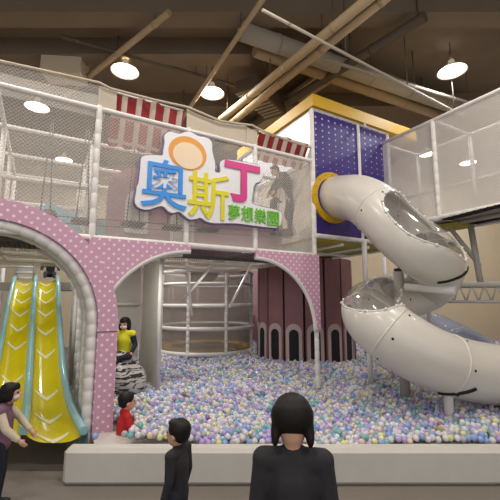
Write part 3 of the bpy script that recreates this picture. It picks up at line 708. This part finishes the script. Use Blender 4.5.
def chevron(XA, XB, Y, par):
    pts = []; dd = .085+.0*Y; n2 = 8
    vs = []; fs = []
    for i in range(2*n2+1):
        u = -1+i/n2; du = 1-abs(u)
        yy_ = Y - du*.14
        for off in (.0, -.085*(.55+.45*du)):
            Yv = yy_+off; xa, xb = lerp(XA, Yv), lerp(XB, Yv)
            vs.append(((xa+xb)/2+(xb-xa)/2*u*.62, Yv, zs(Yv)-.1+.1*(abs(u*.62))**3+.008))
    for i in range(2*n2): fs.append((2*i, 2*i+1, 2*i+3, 2*i+2))
    MB().add(vs, fs).build('chevron', 'chev', par)
for Y in (8.75, 8.35, 7.95, 7.5, 7.05, 6.55, 5.75, 4.98, 4.4): chevron(XL, XM, Y, l1)
for Y in (8.75, 8.35, 7.95, 7.5, 6.95, 6.35, 5.45, 4.95, 4.5): chevron(XM, XR, Y, l2)
MB().box((-6.5, 9.3, 1.75), (-4.6, 10.6, 1.95)).build('platform', 'deck', t)
# entrance panel on the left lane
t = thing('slide_gate', 'white mesh gate across the top of the left slide lane', 'gate', (-5.6, 8.95, 2.0))
MB().box((-5.82, 8.98, 2.02), (-5.40, 9.0, 2.5)).build('mesh_panel', 'haze', t)
for z in (2.04, 2.18, 2.32, 2.46): MB().bar((-5.84, 8.96, z), (-5.38, 8.96, z), .022, 8).build('bar', 'white', t)
for x in (-5.84, -5.38): MB().bar((x, 8.96, 1.98), (x, 8.96, 2.9), .03, 8).build('upright', 'grey', t)
for x in (-6.6, -4.55): tag(MB().bar((x, 9.6, -.4), (x, 9.6, 2.35), .05).build('slide_post', 'white'), 'white post %s the top of the yellow slide' % ('left of' if x < -6 else 'right of'), 'post')
tag(MB().box((-7.2, 9.35, 2.35), (-4.4, 9.5, 2.5)).build('cross_beam', 'cream'), 'cream cross beam over the top of the yellow slide', 'beam')

# ---------------------------------------------------------------- tube slide
t = thing('tube_slide', 'white spiral tube slide with clear windows coming out of the purple tower', 'slide', (2.5, 5.6, .1))
raw = [((332, 198), 6.85), ((345, 197.5), 6.45), ((360, 199.5), 6.0), ((377, 210), 5.62), ((399, 231), 5.3), ((422, 250), 5.15), ((434, 260), 5.35), ((436, 270), 5.75), ((428, 285), 6.2), ((405, 295), 6.25), ((383, 301), 6.0), ((370, 307), 5.55),
       ((374, 319), 5.2), ((394, 336), 5.0), ((425, 355), 4.95), ((460, 368), 5.05), ((500, 375), 5.2), ((545, 381), 5.4), ((600, 386), 5.6)]
K = [atY(*p, Y) for p, Y in raw]; K[0] = K[0]
def cat(K, t_):
    i = min(int(t_), len(K)-2); f = t_-i; p0 = K[max(i-1, 0)]; p1 = K[i]; p2 = K[i+1]; p3 = K[min(i+2, len(K)-1)]
    return .5*((2*p1)+(p2-p0)*f+(2*p0-5*p1+4*p2-p3)*f*f+(3*p1-p0-3*p2+p3)*f**3)
dense = [cat(K, i/40) for i in range(40*(len(K)-1)+1)]
for _ in range(30): dense = [dense[0]]+[(a+b_*2+c_)/4 for a, b_, c_ in zip(dense[:-2], dense[1:-1], dense[2:])]+[dense[-1]]
cum = [0]
for a, b_ in zip(dense[:-1], dense[1:]): cum.append(cum[-1]+(b_-a).length)
TL = cum[-1]
idxK = [cum[i*40] for i in range(len(K))]
def at(sv):
    sv = max(0, min(TL, sv)); import bisect
    i = min(bisect.bisect_right(cum, sv)-1, len(cum)-2); f = (sv-cum[i])/(cum[i+1]-cum[i]); return dense[i].lerp(dense[i+1], f)
def frame(sv):
    p = at(sv); T = (at(sv+.05)-at(sv-.05)).normalized(); side = T.cross(Vector((0,0,1))).normalized(); up = side.cross(T); return p, T, side, up
TR = .395
def surf(sv, a, r=TR):
    p, T, sd, up = frame(sv); return p+(up*math.cos(a)+sd*math.sin(a))*r
# windows: (s centre, half length, angle centre, half angle)
def K_at(i): 
    j = int(i); return idxK[j]+(idxK[min(j+1, len(K)-1)]-idxK[j])*(i-j)
wins = [((K_at(3.2)+K_at(6.25))/2, (K_at(6.25)-K_at(3.2))/2, math.radians(30), math.radians(52)),
        ((K_at(9.9)+K_at(12.55))/2, (K_at(12.55)-K_at(9.9))/2, math.radians(-2), math.radians(76))]
def inwin(sv, a, grow_=0):
    for k_, (sc_, sl, ac, aw) in enumerate(wins):
        ac2 = ac+(math.radians(30)*((sv-sc_)/sl) if k_ == 0 else 0); da = (a-ac2+PI) % (2*PI)-PI
        if abs((sv-sc_)/sl)**3.2+abs(da/aw)**3.2 < 1: return k_+1
    return 0
NS, NA = 340, 72
vs = [surf(TL*i/NS, 2*PI*j/NA) for i in range(NS+1) for j in range(NA)]
F_ = {0: [], 1: [], 2: []}
for i in range(NS):
    for j in range(NA):
        j2 = (j+1) % NA; F_[inwin(TL*(i+.5)/NS, 2*PI*(j+.5)/NA)].append((i*NA+j, (i+1)*NA+j, (i+1)*NA+j2, i*NA+j2))
def submesh(fs, name, m):
    used = sorted({q for f in fs for q in f}); mp2 = {q: i for i, q in enumerate(used)}
    return MB().add([vs[q] for q in used], [tuple(mp2[q] for q in f) for f in fs], True).build(name, m, t)
tb = submesh(F_[0], 'tube', 'tube'); sol = tb.modifiers.new('s', 'SOLIDIFY'); sol.thickness = .012; sol.offset = -1
for k_ in (1, 2):
    w = submesh(F_[k_], 'clear_window', 'clear')
    sc_, sl, ac, aw = wins[k_-1]; pts = []
    for i in range(72):
        th = 2*PI*i/72; cx_, sx_ = math.cos(th), math.sin(th); rr = (abs(cx_)**3.2+abs(sx_)**3.2)**(-1/3.2)
        pts.append((sc_+sl*rr*cx_, ac+aw*rr*sx_+(math.radians(30)*rr*cx_ if k_ == 1 else 0)))
    MB().path([surf(a, b_, TR+.004) for a, b_ in pts], .016, 8, closed=True).build('window_rim', 'tube', w)
    for i in range(0, 72, 3): p = surf(pts[i][0], pts[i][1], TR+.022); MB().ell(p, (.02, .02, .02), 8, 6).build('bolt', 'white', w)
for kf in (.0, 3.05, 6.35, 9.6, 12.8, 14.6, 16.4):
    sv = K_at(kf)
    if kf > 0:
        MB().path([surf(sv, 2*PI*j/48, TR+.004) for j in range(48)], .018, 8, closed=True).build('joint_ring', 'tube', t)
        MB().path([surf(sv+.028, 2*PI*j/48, TR-.001) for j in range(48)], .009, 6, closed=True).build('joint_groove', 'grey', t)
        for j in range(6): MB().ell(surf(sv+.07, 2*PI*(j+.5)/6, TR+.003), (.02, .02, .02), 8, 6).build('bolt', 'dark', t)
# yellow flange on the tower face
er = onF(332, 198, -.03); ctr = L @ Vector(er)
k = MB(); pts = []
prof_r = [(TR-.02, -.02), (TR-.02, -.06), (TR+.1, -.06), (TR+.1, -.02)]
vs2 = []; fs2 = []
for j in range(60):
    a = 2*PI*j/60
    for r, y in prof_r: vs2.append(L @ Vector((er[0]+r*math.cos(a), y, er[2]+r*math.sin(a))))
for j in range(60):
    for q in range(4): fs2.append((j*4+q, ((j+1) % 60)*4+q, ((j+1) % 60)*4+(q+1) % 4, j*4+(q+1) % 4))
k.add(vs2, fs2).build('entry_ring', 'yel', t)
for j in range(16):
    a = 2*PI*j/16; MB().ell(L @ Vector((er[0]+(TR+.05)*math.cos(a), -.065, er[2]+(TR+.05)*math.sin(a))), (.014,)*3, 8, 6).build('bolt', 'olive', t)
# black straps and the arm under the upper bend
def strap(px0, px1, kf, a0, a1, kf2=None):
    P = []
    for i in range(20):
        f = i/19; P.append(surf(K_at(kf+((kf2 or kf)-kf)*f), a0+(a1-a0)*f, TR+.012))
    MB().path(P, .026, 8).build('strap', 'black', t)
strap(0, 0, 5.6, math.radians(165), math.radians(95), 6.6)
strap(0, 0, 14.4, math.radians(165), math.radians(120), 14.9)
arm_c = atY(430, 289, 5.35)
MB().bar(atY(405, 287, 5.6), atY(455, 290.5, 5.15), .06, 14).build('support_arm', 'white', t)
MB().bar(atY(437, 288, 5.3), atY(436.5, 276, 5.3), .05, 12).build('support_stub', 'white', t)
pc = atY(400, 300, 5.75)
MB().bar((pc.x, pc.y, -.15), (pc.x, pc.y, 1.98), .075, 16).build('support_pole', 'grey', t)
p_ = onz(371, 383, 0); MB().bar((p_.x, p_.y, -.15), (p_.x, p_.y, .95), .05, 12).build('support_pole', 'white', t)
p_ = onz(410, 393, 0); MB().bar((p_.x, 4.95, -.15), (p_.x, 4.95, .62), .06, 12).build('support_pole', 'white', t)

# clear inflatable at the back right
t = thing('clear_inflatable', 'clear wavy plastic inflatable lying on the balls at the back right', 'inflatable', (5, 8.6, 0))
for i in range(9):
    Y = 7.6+.24*i; P = []
    for q in range(15):
        f = q/14; x = 3.75+.05*i+2.6*f; z = (.12+.95*math.sin(PI*min(1, f*1.25+.12))**.8*(1-.45*f)) if f < .68 else .12+.95*math.sin(PI*min(1, .68*1.25+.12))**.8*(1-.45*.68)*(1-(f-.68)/.32)
        P.append(Vector((x, Y+.5*f, z*(.95+.03*i)-.1)))
    MB().path(P, .13, 12).build('air_tube', 'clearb', t)

# zebra rock
t0 = Vector((-2.1, 6.15, -.15))
bm = bmesh.new(); bmesh.ops.create_icosphere(bm, subdivisions=4, radius=1)
for v in bm.verts:
    c_ = v.co.copy(); h = 1+.06*math.sin(5*c_.x+2*c_.z)+.05*math.sin(7*c_.y+3)
    v.co = Vector((c_.x*.42*h*(1-.25*max(0, c_.z)), c_.y*.38*h, max(-.05, .0)+ (c_.z*.5+.5)*.76*h))
me = bpy.data.meshes.new('zebra_stool'); bm.to_mesh(me); bm.free(); me.materials.append(M['zebra'])
for p in me.polygons: p.use_smooth = True
o = bpy.data.objects.new('zebra_boulder', me); C.objects.link(o); o.location = t0
tag(o, 'white soft boulder with black zebra streaks under the person in yellow', 'soft seat')

# ---------------------------------------------------------------- people
def remesh(mb, name, m, par, vox=.012, smooth=4):
    me0 = bpy.data.meshes.new(name); me0.from_pydata([v for v in mb.v], [], mb.f); me0.update()
    o0 = bpy.data.objects.new(name, me0); C.objects.link(o0)
    md = o0.modifiers.new('r', 'REMESH'); md.mode = 'VOXEL'; md.voxel_size = vox; md.use_smooth_shade = True
    ms2 = o0.modifiers.new('s', 'SMOOTH'); ms2.iterations = smooth; ms2.factor = .5
    bpy.context.view_layer.update()
    me = bpy.data.meshes.new_from_object(o0.evaluated_get(bpy.context.evaluated_depsgraph_get())); bpy.data.objects.remove(o0)
    me.name = name; me.materials.clear(); me.materials.append(M[m])
    for p in me.polygons: p.use_smooth = True
    o = bpy.data.objects.new(name, me); C.objects.link(o); o.parent = par; return o
def person(loc, H, yaw, label, J=None, head_yaw=0, head_pitch=0, top=('red', 1), bottom='navy', hair='short', mask=False, child=0., vox=None, cat='person', group=None, vest=None, shoes='shoe'):
    """local axes: +Y the way the figure faces, X its right; joints in units of H"""
    j = dict(pel=(0, 0, .52), che=(0, .0, .72), nec=(0, 0, .83), hea=(0, .012, .925), shR=(.105, 0, .80), elR=(.13, -.01, .64), haR=(.14, .03, .5),
             hiR=(.05, 0, .51), knR=(.055, .01, .28), anR=(.055, -.005, .045))
    for k_ in list(j):
        if k_.endswith('R'): x, y, z = j[k_]; j[k_[:-1]+'L'] = (-x, y, z)
    if J: j.update(J)
    j = {k_: Vector(v)*H for k_, v in j.items()}
    hs = H*(1+child)
    root = thing('person', label, cat, loc, group=group); root.rotation_euler = (0, 0, yaw); root.location = loc; root['_org'] = [0, 0, 0]
    vox = vox or max(.007, H*.0075)
    HR = Matrix.Rotation(head_yaw, 3, 'Z') @ Matrix.Rotation(head_pitch, 3, 'X')
    hc = j['hea']
    def hp(x, y, z): return hc+HR @ (Vector((x, y, z))*hs)
    def E(mb, c, r, rot=HR): return mb.ell(hp(*c), [q*hs for q in r], 20, 14, rot)
    b = MB()
    E(b, (0, -.004, .012), (.050, .060, .058)); E(b, (0, .008, -.024), (.040, .046, .046)); E(b, (0, .03, -.05), (.018, .018, .014))
    b.cap(hp(0, .052, .004), hp(0, .066, -.017), .006*hs, .010*hs)                           # nose
    E(b, (0, .052, -.038), (.016, .009, .006))                                            # lips
    for sg in (-1, 1):
        E(b, (sg*.05, -.004, -.006), (.007, .013, .02)); E(b, (sg*.022, .044, .019), (.016, .012, .006))
    b.cap(j['nec']-Vector((0, 0, .03*H)), hp(0, -.008, -.03), .032*H, .028*H)
    def torso(mb, g_):
        mb.ell(j['che'], [(.088+g_)*H, (.058+g_)*H, (.105+g_)*H]); mb.ell(j['pel'], [(.082+g_)*H, (.062+g_)*H, (.065+g_)*H])
        mb.cap(j['pel'], j['che'], (.066+g_)*H, (.072+g_)*H)
        mb.cap(j['shL'], j['shR'], (.034+g_)*H, (.034+g_)*H); mb.cap(j['che'], j['nec'], (.06+g_)*H, (.032+g_)*H)
    def arm(mb, s_, g_, to=1.0):
        mb.cap(j['sh'+s_], j['el'+s_], (.031+g_)*H, (.023+g_)*H)
        if to > 0: e = j['el'+s_].lerp(j['ha'+s_], to); mb.cap(j['el'+s_], e, (.023+g_)*H, (.023-.007*to+g_)*H)
    def leg(mb, s_, g_, to=1.0):
        mb.cap(j['hi'+s_], j['kn'+s_], (.05+g_)*H, (.034+g_)*H); mb.cap(j['kn'+s_], j['kn'+s_].lerp(j['an'+s_], to), (.034+g_)*H, (.022+g_)*H)
    torso(b, 0)
    for s_ in 'LR':
        arm(b, s_, 0); leg(b, s_, 0)
        d = (j['ha'+s_]-j['el'+s_]).normalized(); w = Vector((0, 1, 0)); w = (w-d*w.dot(d)); w = w.normalized() if w.length > .1 else Vector((1, 0, 0)); nrm = d.cross(w)
        p0 = j['ha'+s_]; b.cap(p0, p0+d*.035*H, .016*H, .019*H); b.cap(p0+d*.02*H-w*.008*H, p0+d*.045*H-w*.01*H, .012*H, .012*H); b.cap(p0+d*.02*H+w*.008*H, p0+d*.045*H+w*.01*H, .012*H, .012*H)
        for q, ln in ((-1.5, .036), (-.5, .044), (.5, .046), (1.5, .04)):
            f0 = p0+d*.045*H+w*q*.0105*H; f1 = f0+d*ln*.55*H; f2 = f1+(d*.7+nrm*.6*(1 if s_ == 'L' else -1))*ln*.5*H
            b.cap(f0, f1, .0055*H, .005*H); b.cap(f1, f2, .005*H, .0042*H)
        b.cap(p0+w*.015*H+d*.012*H, p0+w*.034*H+d*.034*H, .007*H, .0055*H)
        a_ = j['an'+s_]; b.cap(a_-Vector((0, .012*H, .02*H)), a_+Vector((0, .075*H, -.028*H)), .022*H, .016*H)
    body = remesh(b, 'body', 'skin', root, vox)
    for sg in (-1, 1):
        E(MB(), (sg*.021, .050, .006), (.009, .006, .006)).build('eye', 'eye', root)
    k = MB(); torso(k, .010)
    for s_ in 'LR':
        if top[1] > 0: arm(k, s_, .010, top[1]-.12)
        elif top[1] == 0: k.cap(j['sh'+s_], j['sh'+s_].lerp(j['el'+s_], .6), .042*H, .036*H)
    remesh(k, 'top', top[0], root, vox*1.2, 3)
    if vest:
        k = MB(); torso(k, .017); remesh(k, 'vest', vest, root, vox*1.2, 3)
    k = MB(); k.ell(j['pel'], [.094*H, .074*H, .07*H])
    for s_ in 'LR': leg(k, s_, .010, .95)
    remesh(k, 'trousers', bottom, root, vox*1.2, 3)
    for s_ in 'LR':
        a_ = j['an'+s_]; k = MB(); k.cap(a_-Vector((0, .012*H, .014*H)), a_+Vector((0, .085*H, -.024*H)), .03*H, .023*H); remesh(k, 'shoe', shoes, root, vox*1.2, 2)
    h = MB()
    E(h, (0, -.014, .026), (.060, .064, .056)); E(h, (0, .024, .058), (.040, .030, .016))
    if hair == 'bob':
        E(h, (0, -.02, .0), (.066, .062, .075)); E(h, (0, -.03, -.038), (.060, .044, .045))
        for sg in (-1, 1): E(h, (sg*.052, -.008, -.03), (.018, .034, .05))
        E(h, (0, .042, .036), (.042, .018, .018))
    elif hair == 'nape':
        E(h, (0, -.018, .012), (.067, .062, .058)); E(h, (0, -.034, .004), (.060, .036, .032))
        for sg in (-1, 1): E(h, (sg*.052, -.004, -.03), (.014, .028, .045))
        E(h, (0, .042, .036), (.042, .018, .018))
    elif hair == 'short':
        E(h, (0, -.03, .0), (.054, .042, .045))
    elif hair == 'long':
        E(h, (0, -.028, -.01), (.058, .048, .06)); h.cap(hp(0, -.05, 0), hp(0, -.075, -.11), .042*hs, .036*hs); h.cap(hp(0, -.075, -.11), hp(0, -.07, -.19), .036*hs, .012*hs)
        for sg in (-1, 1): E(h, (sg*.048, .0, -.01), (.012, .03, .045))
        E(h, (0, .04, .04), (.04, .018, .014))
    remesh(h, 'hair', 'hair', root, vox*1.1, 3)
    if mask:
        k = MB(); E(k, (0, .026, -.026), (.040, .040, .026)); remesh(k, 'face_mask', 'mask', root, vox, 2)
    return root
R_ = math.radians
# person in yellow seated on the zebra boulder (facing a little left of the camera)
def seat_j(z, lean=0, **kw):
    d = dict(pel=(0, 0, z), che=(0, .02+lean, z+.2), nec=(0, .02+lean, z+.31), hea=(0, .035+lean, z+.405), shR=(.105, .02+lean, z+.28), shL=(-.105, .02+lean, z+.28),
             hiR=(.05, .02, z-.01), hiL=(-.05, .02, z-.01), knR=(.075, .22, z+.01), knL=(-.075, .22, z+.01), anR=(.08, .24, z-.22), anL=(-.08, .24, z-.22),
             elR=(.15, .02, z+.14), elL=(-.15, .02, z+.14), haR=(.15, .13, z+.05), haL=(-.15, .13, z+.05)); d.update(kw); return d
person(Vector((-2.10, 6.2, .0)), 1.27, R_(175), 'person in a yellow top and face mask sitting on the zebra streaked boulder',
       seat_j(.46, knR=(.13, .16, .47), knL=(-.13, .16, .47), anR=(-.02, .2, .44), anL=(.03, .24, .44)), top=('navy', 1), vest='shirty', bottom='navy', hair='bob', mask=True, head_pitch=R_(-8), child=.16)
# girl with long hair at the lower left, facing right
person(Vector((-2.36, 3.62, ZF)), 1.09, R_(-72), 'long haired girl in a mauve vest with cream sleeves leaning on the yellow slide',
       dict(hea=(0, .05, .925), elR=(.14, .07, .66), haR=(.13, .17, .56), elL=(-.14, .10, .68), haL=(-.12, .2, .56)), top=('sleeve', 1), vest='mvest', bottom='navy', hair='long', mask=True, child=.18)
# child in red sitting in the balls
person(Vector((-1.54, 4.62, -.36)), 1.14, R_(-60), 'small child in red sitting in the balls beside the pink pier',
       seat_j(.14, knR=(.09, .2, .2), knL=(-.09, .2, .2), anR=(.09, .34, .08), anL=(-.09, .34, .08), elR=(.14, .06, .28), haR=(.14, .18, .25)), top=('red', 1), bottom='red', hair='short', child=.35)
# bob haired person in the middle foreground, seen from behind
person(Vector((.215, 1.93, ZF)), 1.385, R_(-6), 'person with a black bob seen from behind at the front centre of the pit', dict(), top=('dgrey', 1), bottom='navy', hair='nape', child=.2, head_pitch=R_(-36))
# small child with dark hair, only the head reaches into the picture
person(Vector((-.53, 2.85, ZF)), .985, R_(68), 'short haired child standing left of the bob haired person', dict(), top=('dgrey', 1), bottom='navy', hair='short', child=.38)
# adult bending on the upper floor, small child in front
pz = onF(283, 234, .75)
pos = L @ Vector((pz[0]+.16, .75, pz[2]+.035)) 
person(pos, 1.44, R_(112), 'adult in dark clothes bending forward behind the net right of the sign',
       dict(pel=(0, -.06, .55), che=(0, .06, .74), nec=(0, .15, .83), hea=(0, .22, .87), shR=(.1, .12, .80), shL=(-.1, .12, .80), elR=(.12, .2, .66), elL=(-.12, .2, .66), haR=(.09, .27, .55), haL=(-.09, .27, .55), hiR=(.05, -.06, .53), hiL=(-.05, -.06, .53), anR=(.055, -.09, .045), anL=(-.055, .03, .045)),
       top=('dgrey', 1), bottom='dgrey', hair='short', vox=.014, head_pitch=R_(-25))
pos = L @ Vector((pz[0]-.2, .75, pz[2]+.035))
person(pos, .8, R_(-60), 'small child in dark clothes held by the bending adult behind the net', dict(haR=(.1, .14, .74), elR=(.13, .07, .72)), top=('dgrey', 1), bottom='dgrey', hair='short', child=.4, vox=.012)
# visitor at the top of the right slide lane
person(Vector((-5.12, 9.22, 1.46)), 1.25, R_(-152), 'person in dark clothes sitting at the top of the right slide lane', seat_j(.56, knR=(.075, .2, .56), knL=(-.075, .2, .56), anR=(.08, .3, .5), anL=(-.08, .3, .5)), top=('navy', 1), bottom='navy', hair='short', vox=.014)
# child inside the tube slide
pp = atY(425, 239, 5.12)
person(Vector((pp.x-.03, pp.y, pp.z-.79)), .95, R_(60), 'dark haired child sliding inside the clear window of the tube', seat_j(.42, knR=(.06, .2, .47), knL=(-.06, .2, .47), anR=(.06, .33, .40), anL=(-.06, .33, .40), elR=(.12, .02, .5), elL=(-.12, .02, .5), haR=(.1, .1, .45), haL=(-.1, .1, .45)), top=('navy', 1), bottom='navy', hair='short', child=.2, vox=.012)
# tiny visitor in red far behind the slide
person(Vector((4.12, 8.5, -.35)), 1.3, R_(90), 'person in red with a dark cap of hair standing behind the tube slide', dict(), top=('red', 1), bottom='navy', hair='short', vox=.016)

# ---------------------------------------------------------------- pit edge and balls
t = thing('pit_edge', 'low grey padded wall along the front edge of the ball pit', 'pit wall', (1, 3.9, ZF))
MB().box((-1.95, 4.0, ZF), (6.5, 4.18, -.04)).build('wall_pad', 'panel', t).modifiers.new('b', 'BEVEL').width = .04
base = MB().quad((-1.7, 4.18, -.1), (9.5, 4.18, -.1), (9.5, 14, -.1), (-6.0, 14, -.1)); ob = base.build('pit_lining', 'panel')
tag(ob, 'grey lining under the plastic balls', 'pit lining')
BD = .0375
cols = [('pearl', s2l(214, 210, 214), 40), ('lavender', s2l(180, 160, 212), 16), ('sky blue', s2l(140, 166, 218), 13), ('mint green', s2l(120, 180, 182), 9), ('pale yellow', s2l(214, 212, 150), 7), ('peach', s2l(224, 196, 180), 4), ('clear grey', s2l(170, 172, 182), 11)]
bm_ = [mat('ball_'+c[0].replace(' ', '_'), c[1], .2, coat=.6, noise=.02) for c in cols]
wts = np.array([c[2] for c in cols], float); wts /= wts.sum()
TH_c, TH_s = math.cos(TH), math.sin(TH)
tubep = np.array([at(TL*i/200)[:] for i in range(201)])
def okpos(x, y):
    if y < 4.22 or y > 13.3: return False
    q = toL((x, y, 0))
    if q.x < -3.4 and q.y > -.3: return False
    if q.x < -2.4 and q.y > 2.35: return False
    if x < -1.72 and y < 4.95: return False
    if math.hypot(x+1.33, y-11.25) < 1.42: return False
    if math.hypot(x-1.53, y-10.24) < 1.33: return False
    if math.hypot((x+2.1)/.42, (y-6.15)/.38) < .8: return False
    if math.hypot((x+1.55)/.2, (y-4.5)/.32) < 1: return False
    dep = y*TH_c-CZ*TH_s; px = 250+FP*x/dep
    return -70 < px < 580
pts = []
d_ = .0655; row = 0; y = 4.24
while y < 13.3:
    x = -4.0+(d_/2 if row % 2 else 0)
    while x < 9.5:
        xx, yy_ = x+random.uniform(-.013, .013), y+random.uniform(-.013, .013)
        if okpos(xx, yy_):
            z = -.03+.05*math.sin(xx*1.3+.4)*math.sin(yy_*.9)+.02*math.sin(xx*4+yy_*3)+random.uniform(-.022, .026)
            if yy_ < 5: z -= .0
            pts.append((xx, yy_, z))
        x += d_
    y += d_*.87; row += 1
# a few balls lying on top of the layer
for i in range(len(pts)//7):
    x, y, z = pts[random.randrange(len(pts))]; pts.append((x+.03, y+.02, z+.045))
pts = np.array(pts)
dmin = np.full(len(pts), 9.)
for a in range(0, 201, 4): dmin = np.minimum(dmin, np.linalg.norm(pts-tubep[a], axis=1))
pts = pts[dmin > TR+.03]
ci = rng.choice(len(cols), len(pts), p=wts)
# nearest 300 balls in the picture are things of their own
dep = pts[:, 1]*TH_c+(pts[:, 2]-CZ)*TH_s; up = -pts[:, 1]*TH_s+(pts[:, 2]-CZ)*TH_c
px = 250+FP*pts[:, 0]/dep; py = 250-FP*up/dep
vis = (px > 2) & (px < 498) & (py < 433)
blocked = ((px > 262) & (px < 320)) | (px < 142) | ((px > 166) & (px < 198))
score = np.where(vis & ~blocked, dep, 1e3)
near = np.argsort(score)[:296]; isn = np.zeros(len(pts), bool); isn[near] = True
bm = bmesh.new(); bmesh.ops.create_uvsphere(bm, u_segments=16, v_segments=10, radius=BD); me = bpy.data.meshes.new('plastic_ball'); bm.to_mesh(me); bm.free()
for p in me.polygons: p.use_smooth = True
bmes = []
for mm_ in bm_: m2 = me.copy(); m2.materials.append(mm_); bmes.append(m2)
for i in near:
    c_ = cols[ci[i]][0]
    o = bpy.data.objects.new('plastic_ball', bmes[ci[i]]); C.objects.link(o); o.location = pts[i]
    tag(o, 'shiny %s plastic play ball lying near the front edge of the ball pit' % c_, 'ball', '%s balls at the front of the pit' % c_)
rest = pts[~isn]; rc = ci[~isn]
bm = bmesh.new(); bmesh.ops.create_icosphere(bm, subdivisions=2, radius=BD); bv = np.array([v.co[:] for v in bm.verts]); bf = np.array([[v.index for v in f.verts] for f in bm.faces]); bm.free()
nv, nf = len(bv), len(bf); V = (rest[:, None, :]+bv[None]).reshape(-1, 3); Fq = (bf[None]+np.arange(len(rest))[:, None, None]*nv).reshape(-1)
me = bpy.data.meshes.new('plastic_balls'); me.vertices.add(len(V)); me.vertices.foreach_set('co', V.astype(np.float32).ravel())
me.loops.add(len(Fq)); me.loops.foreach_set('vertex_index', Fq.astype(np.int32)); npol = len(rest)*nf
me.polygons.add(npol); me.polygons.foreach_set('loop_start', np.arange(npol, dtype=np.int32)*3); me.polygons.foreach_set('loop_total', np.full(npol, 3, np.int32))
me.polygons.foreach_set('material_index', np.repeat(rc, nf).astype(np.int32)); me.polygons.foreach_set('use_smooth', np.ones(npol, bool))
me.update(calc_edges=True)
for mm_ in bm_: me.materials.append(mm_)
o = bpy.data.objects.new('plastic_balls', me); C.objects.link(o); tag(o, 'sea of pastel pearly plastic balls filling the rest of the pit', 'balls', None, 'stuff')
print('balls', len(pts))

# ---------------------------------------------------------------- render look
for o in C.objects:
    if '_org' in o: del o['_org']
w = bpy.data.worlds.new('world'); sc.world = w; w.use_nodes = True
w.node_tree.nodes['Background'].inputs[0].default_value = (.93, .93, .95, 1); w.node_tree.nodes['Background'].inputs[1].default_value = .85
def under(s_, y_, z_, P, size):  # bare fill lights without a fitting, added to brighten the lower storey
    ld = bpy.data.lights.new('under_deck_fill', 'AREA'); ld.shape = 'DISK'; ld.size = size; ld.energy = P; ld.color = (1, .96, .9)
    lo = bpy.data.objects.new('under_deck_fill', ld); C.objects.link(lo); lo.location = G(s_, y_, z_)
under(-3.0, .7, 2.15, 14, .5); under(-.9, 1.9, 2.1, 12, .6); under(-4.6, 1.6, 2.15, 14, .5); under(-1.5, 4.6, 2.6, 9, 1)
sc.view_settings.view_transform = 'Standard'; sc.view_settings.look = 'None'; sc.view_settings.exposure = 0
sc.cycles.transparent_max_bounces = 32; sc.cycles.max_bounces = 6
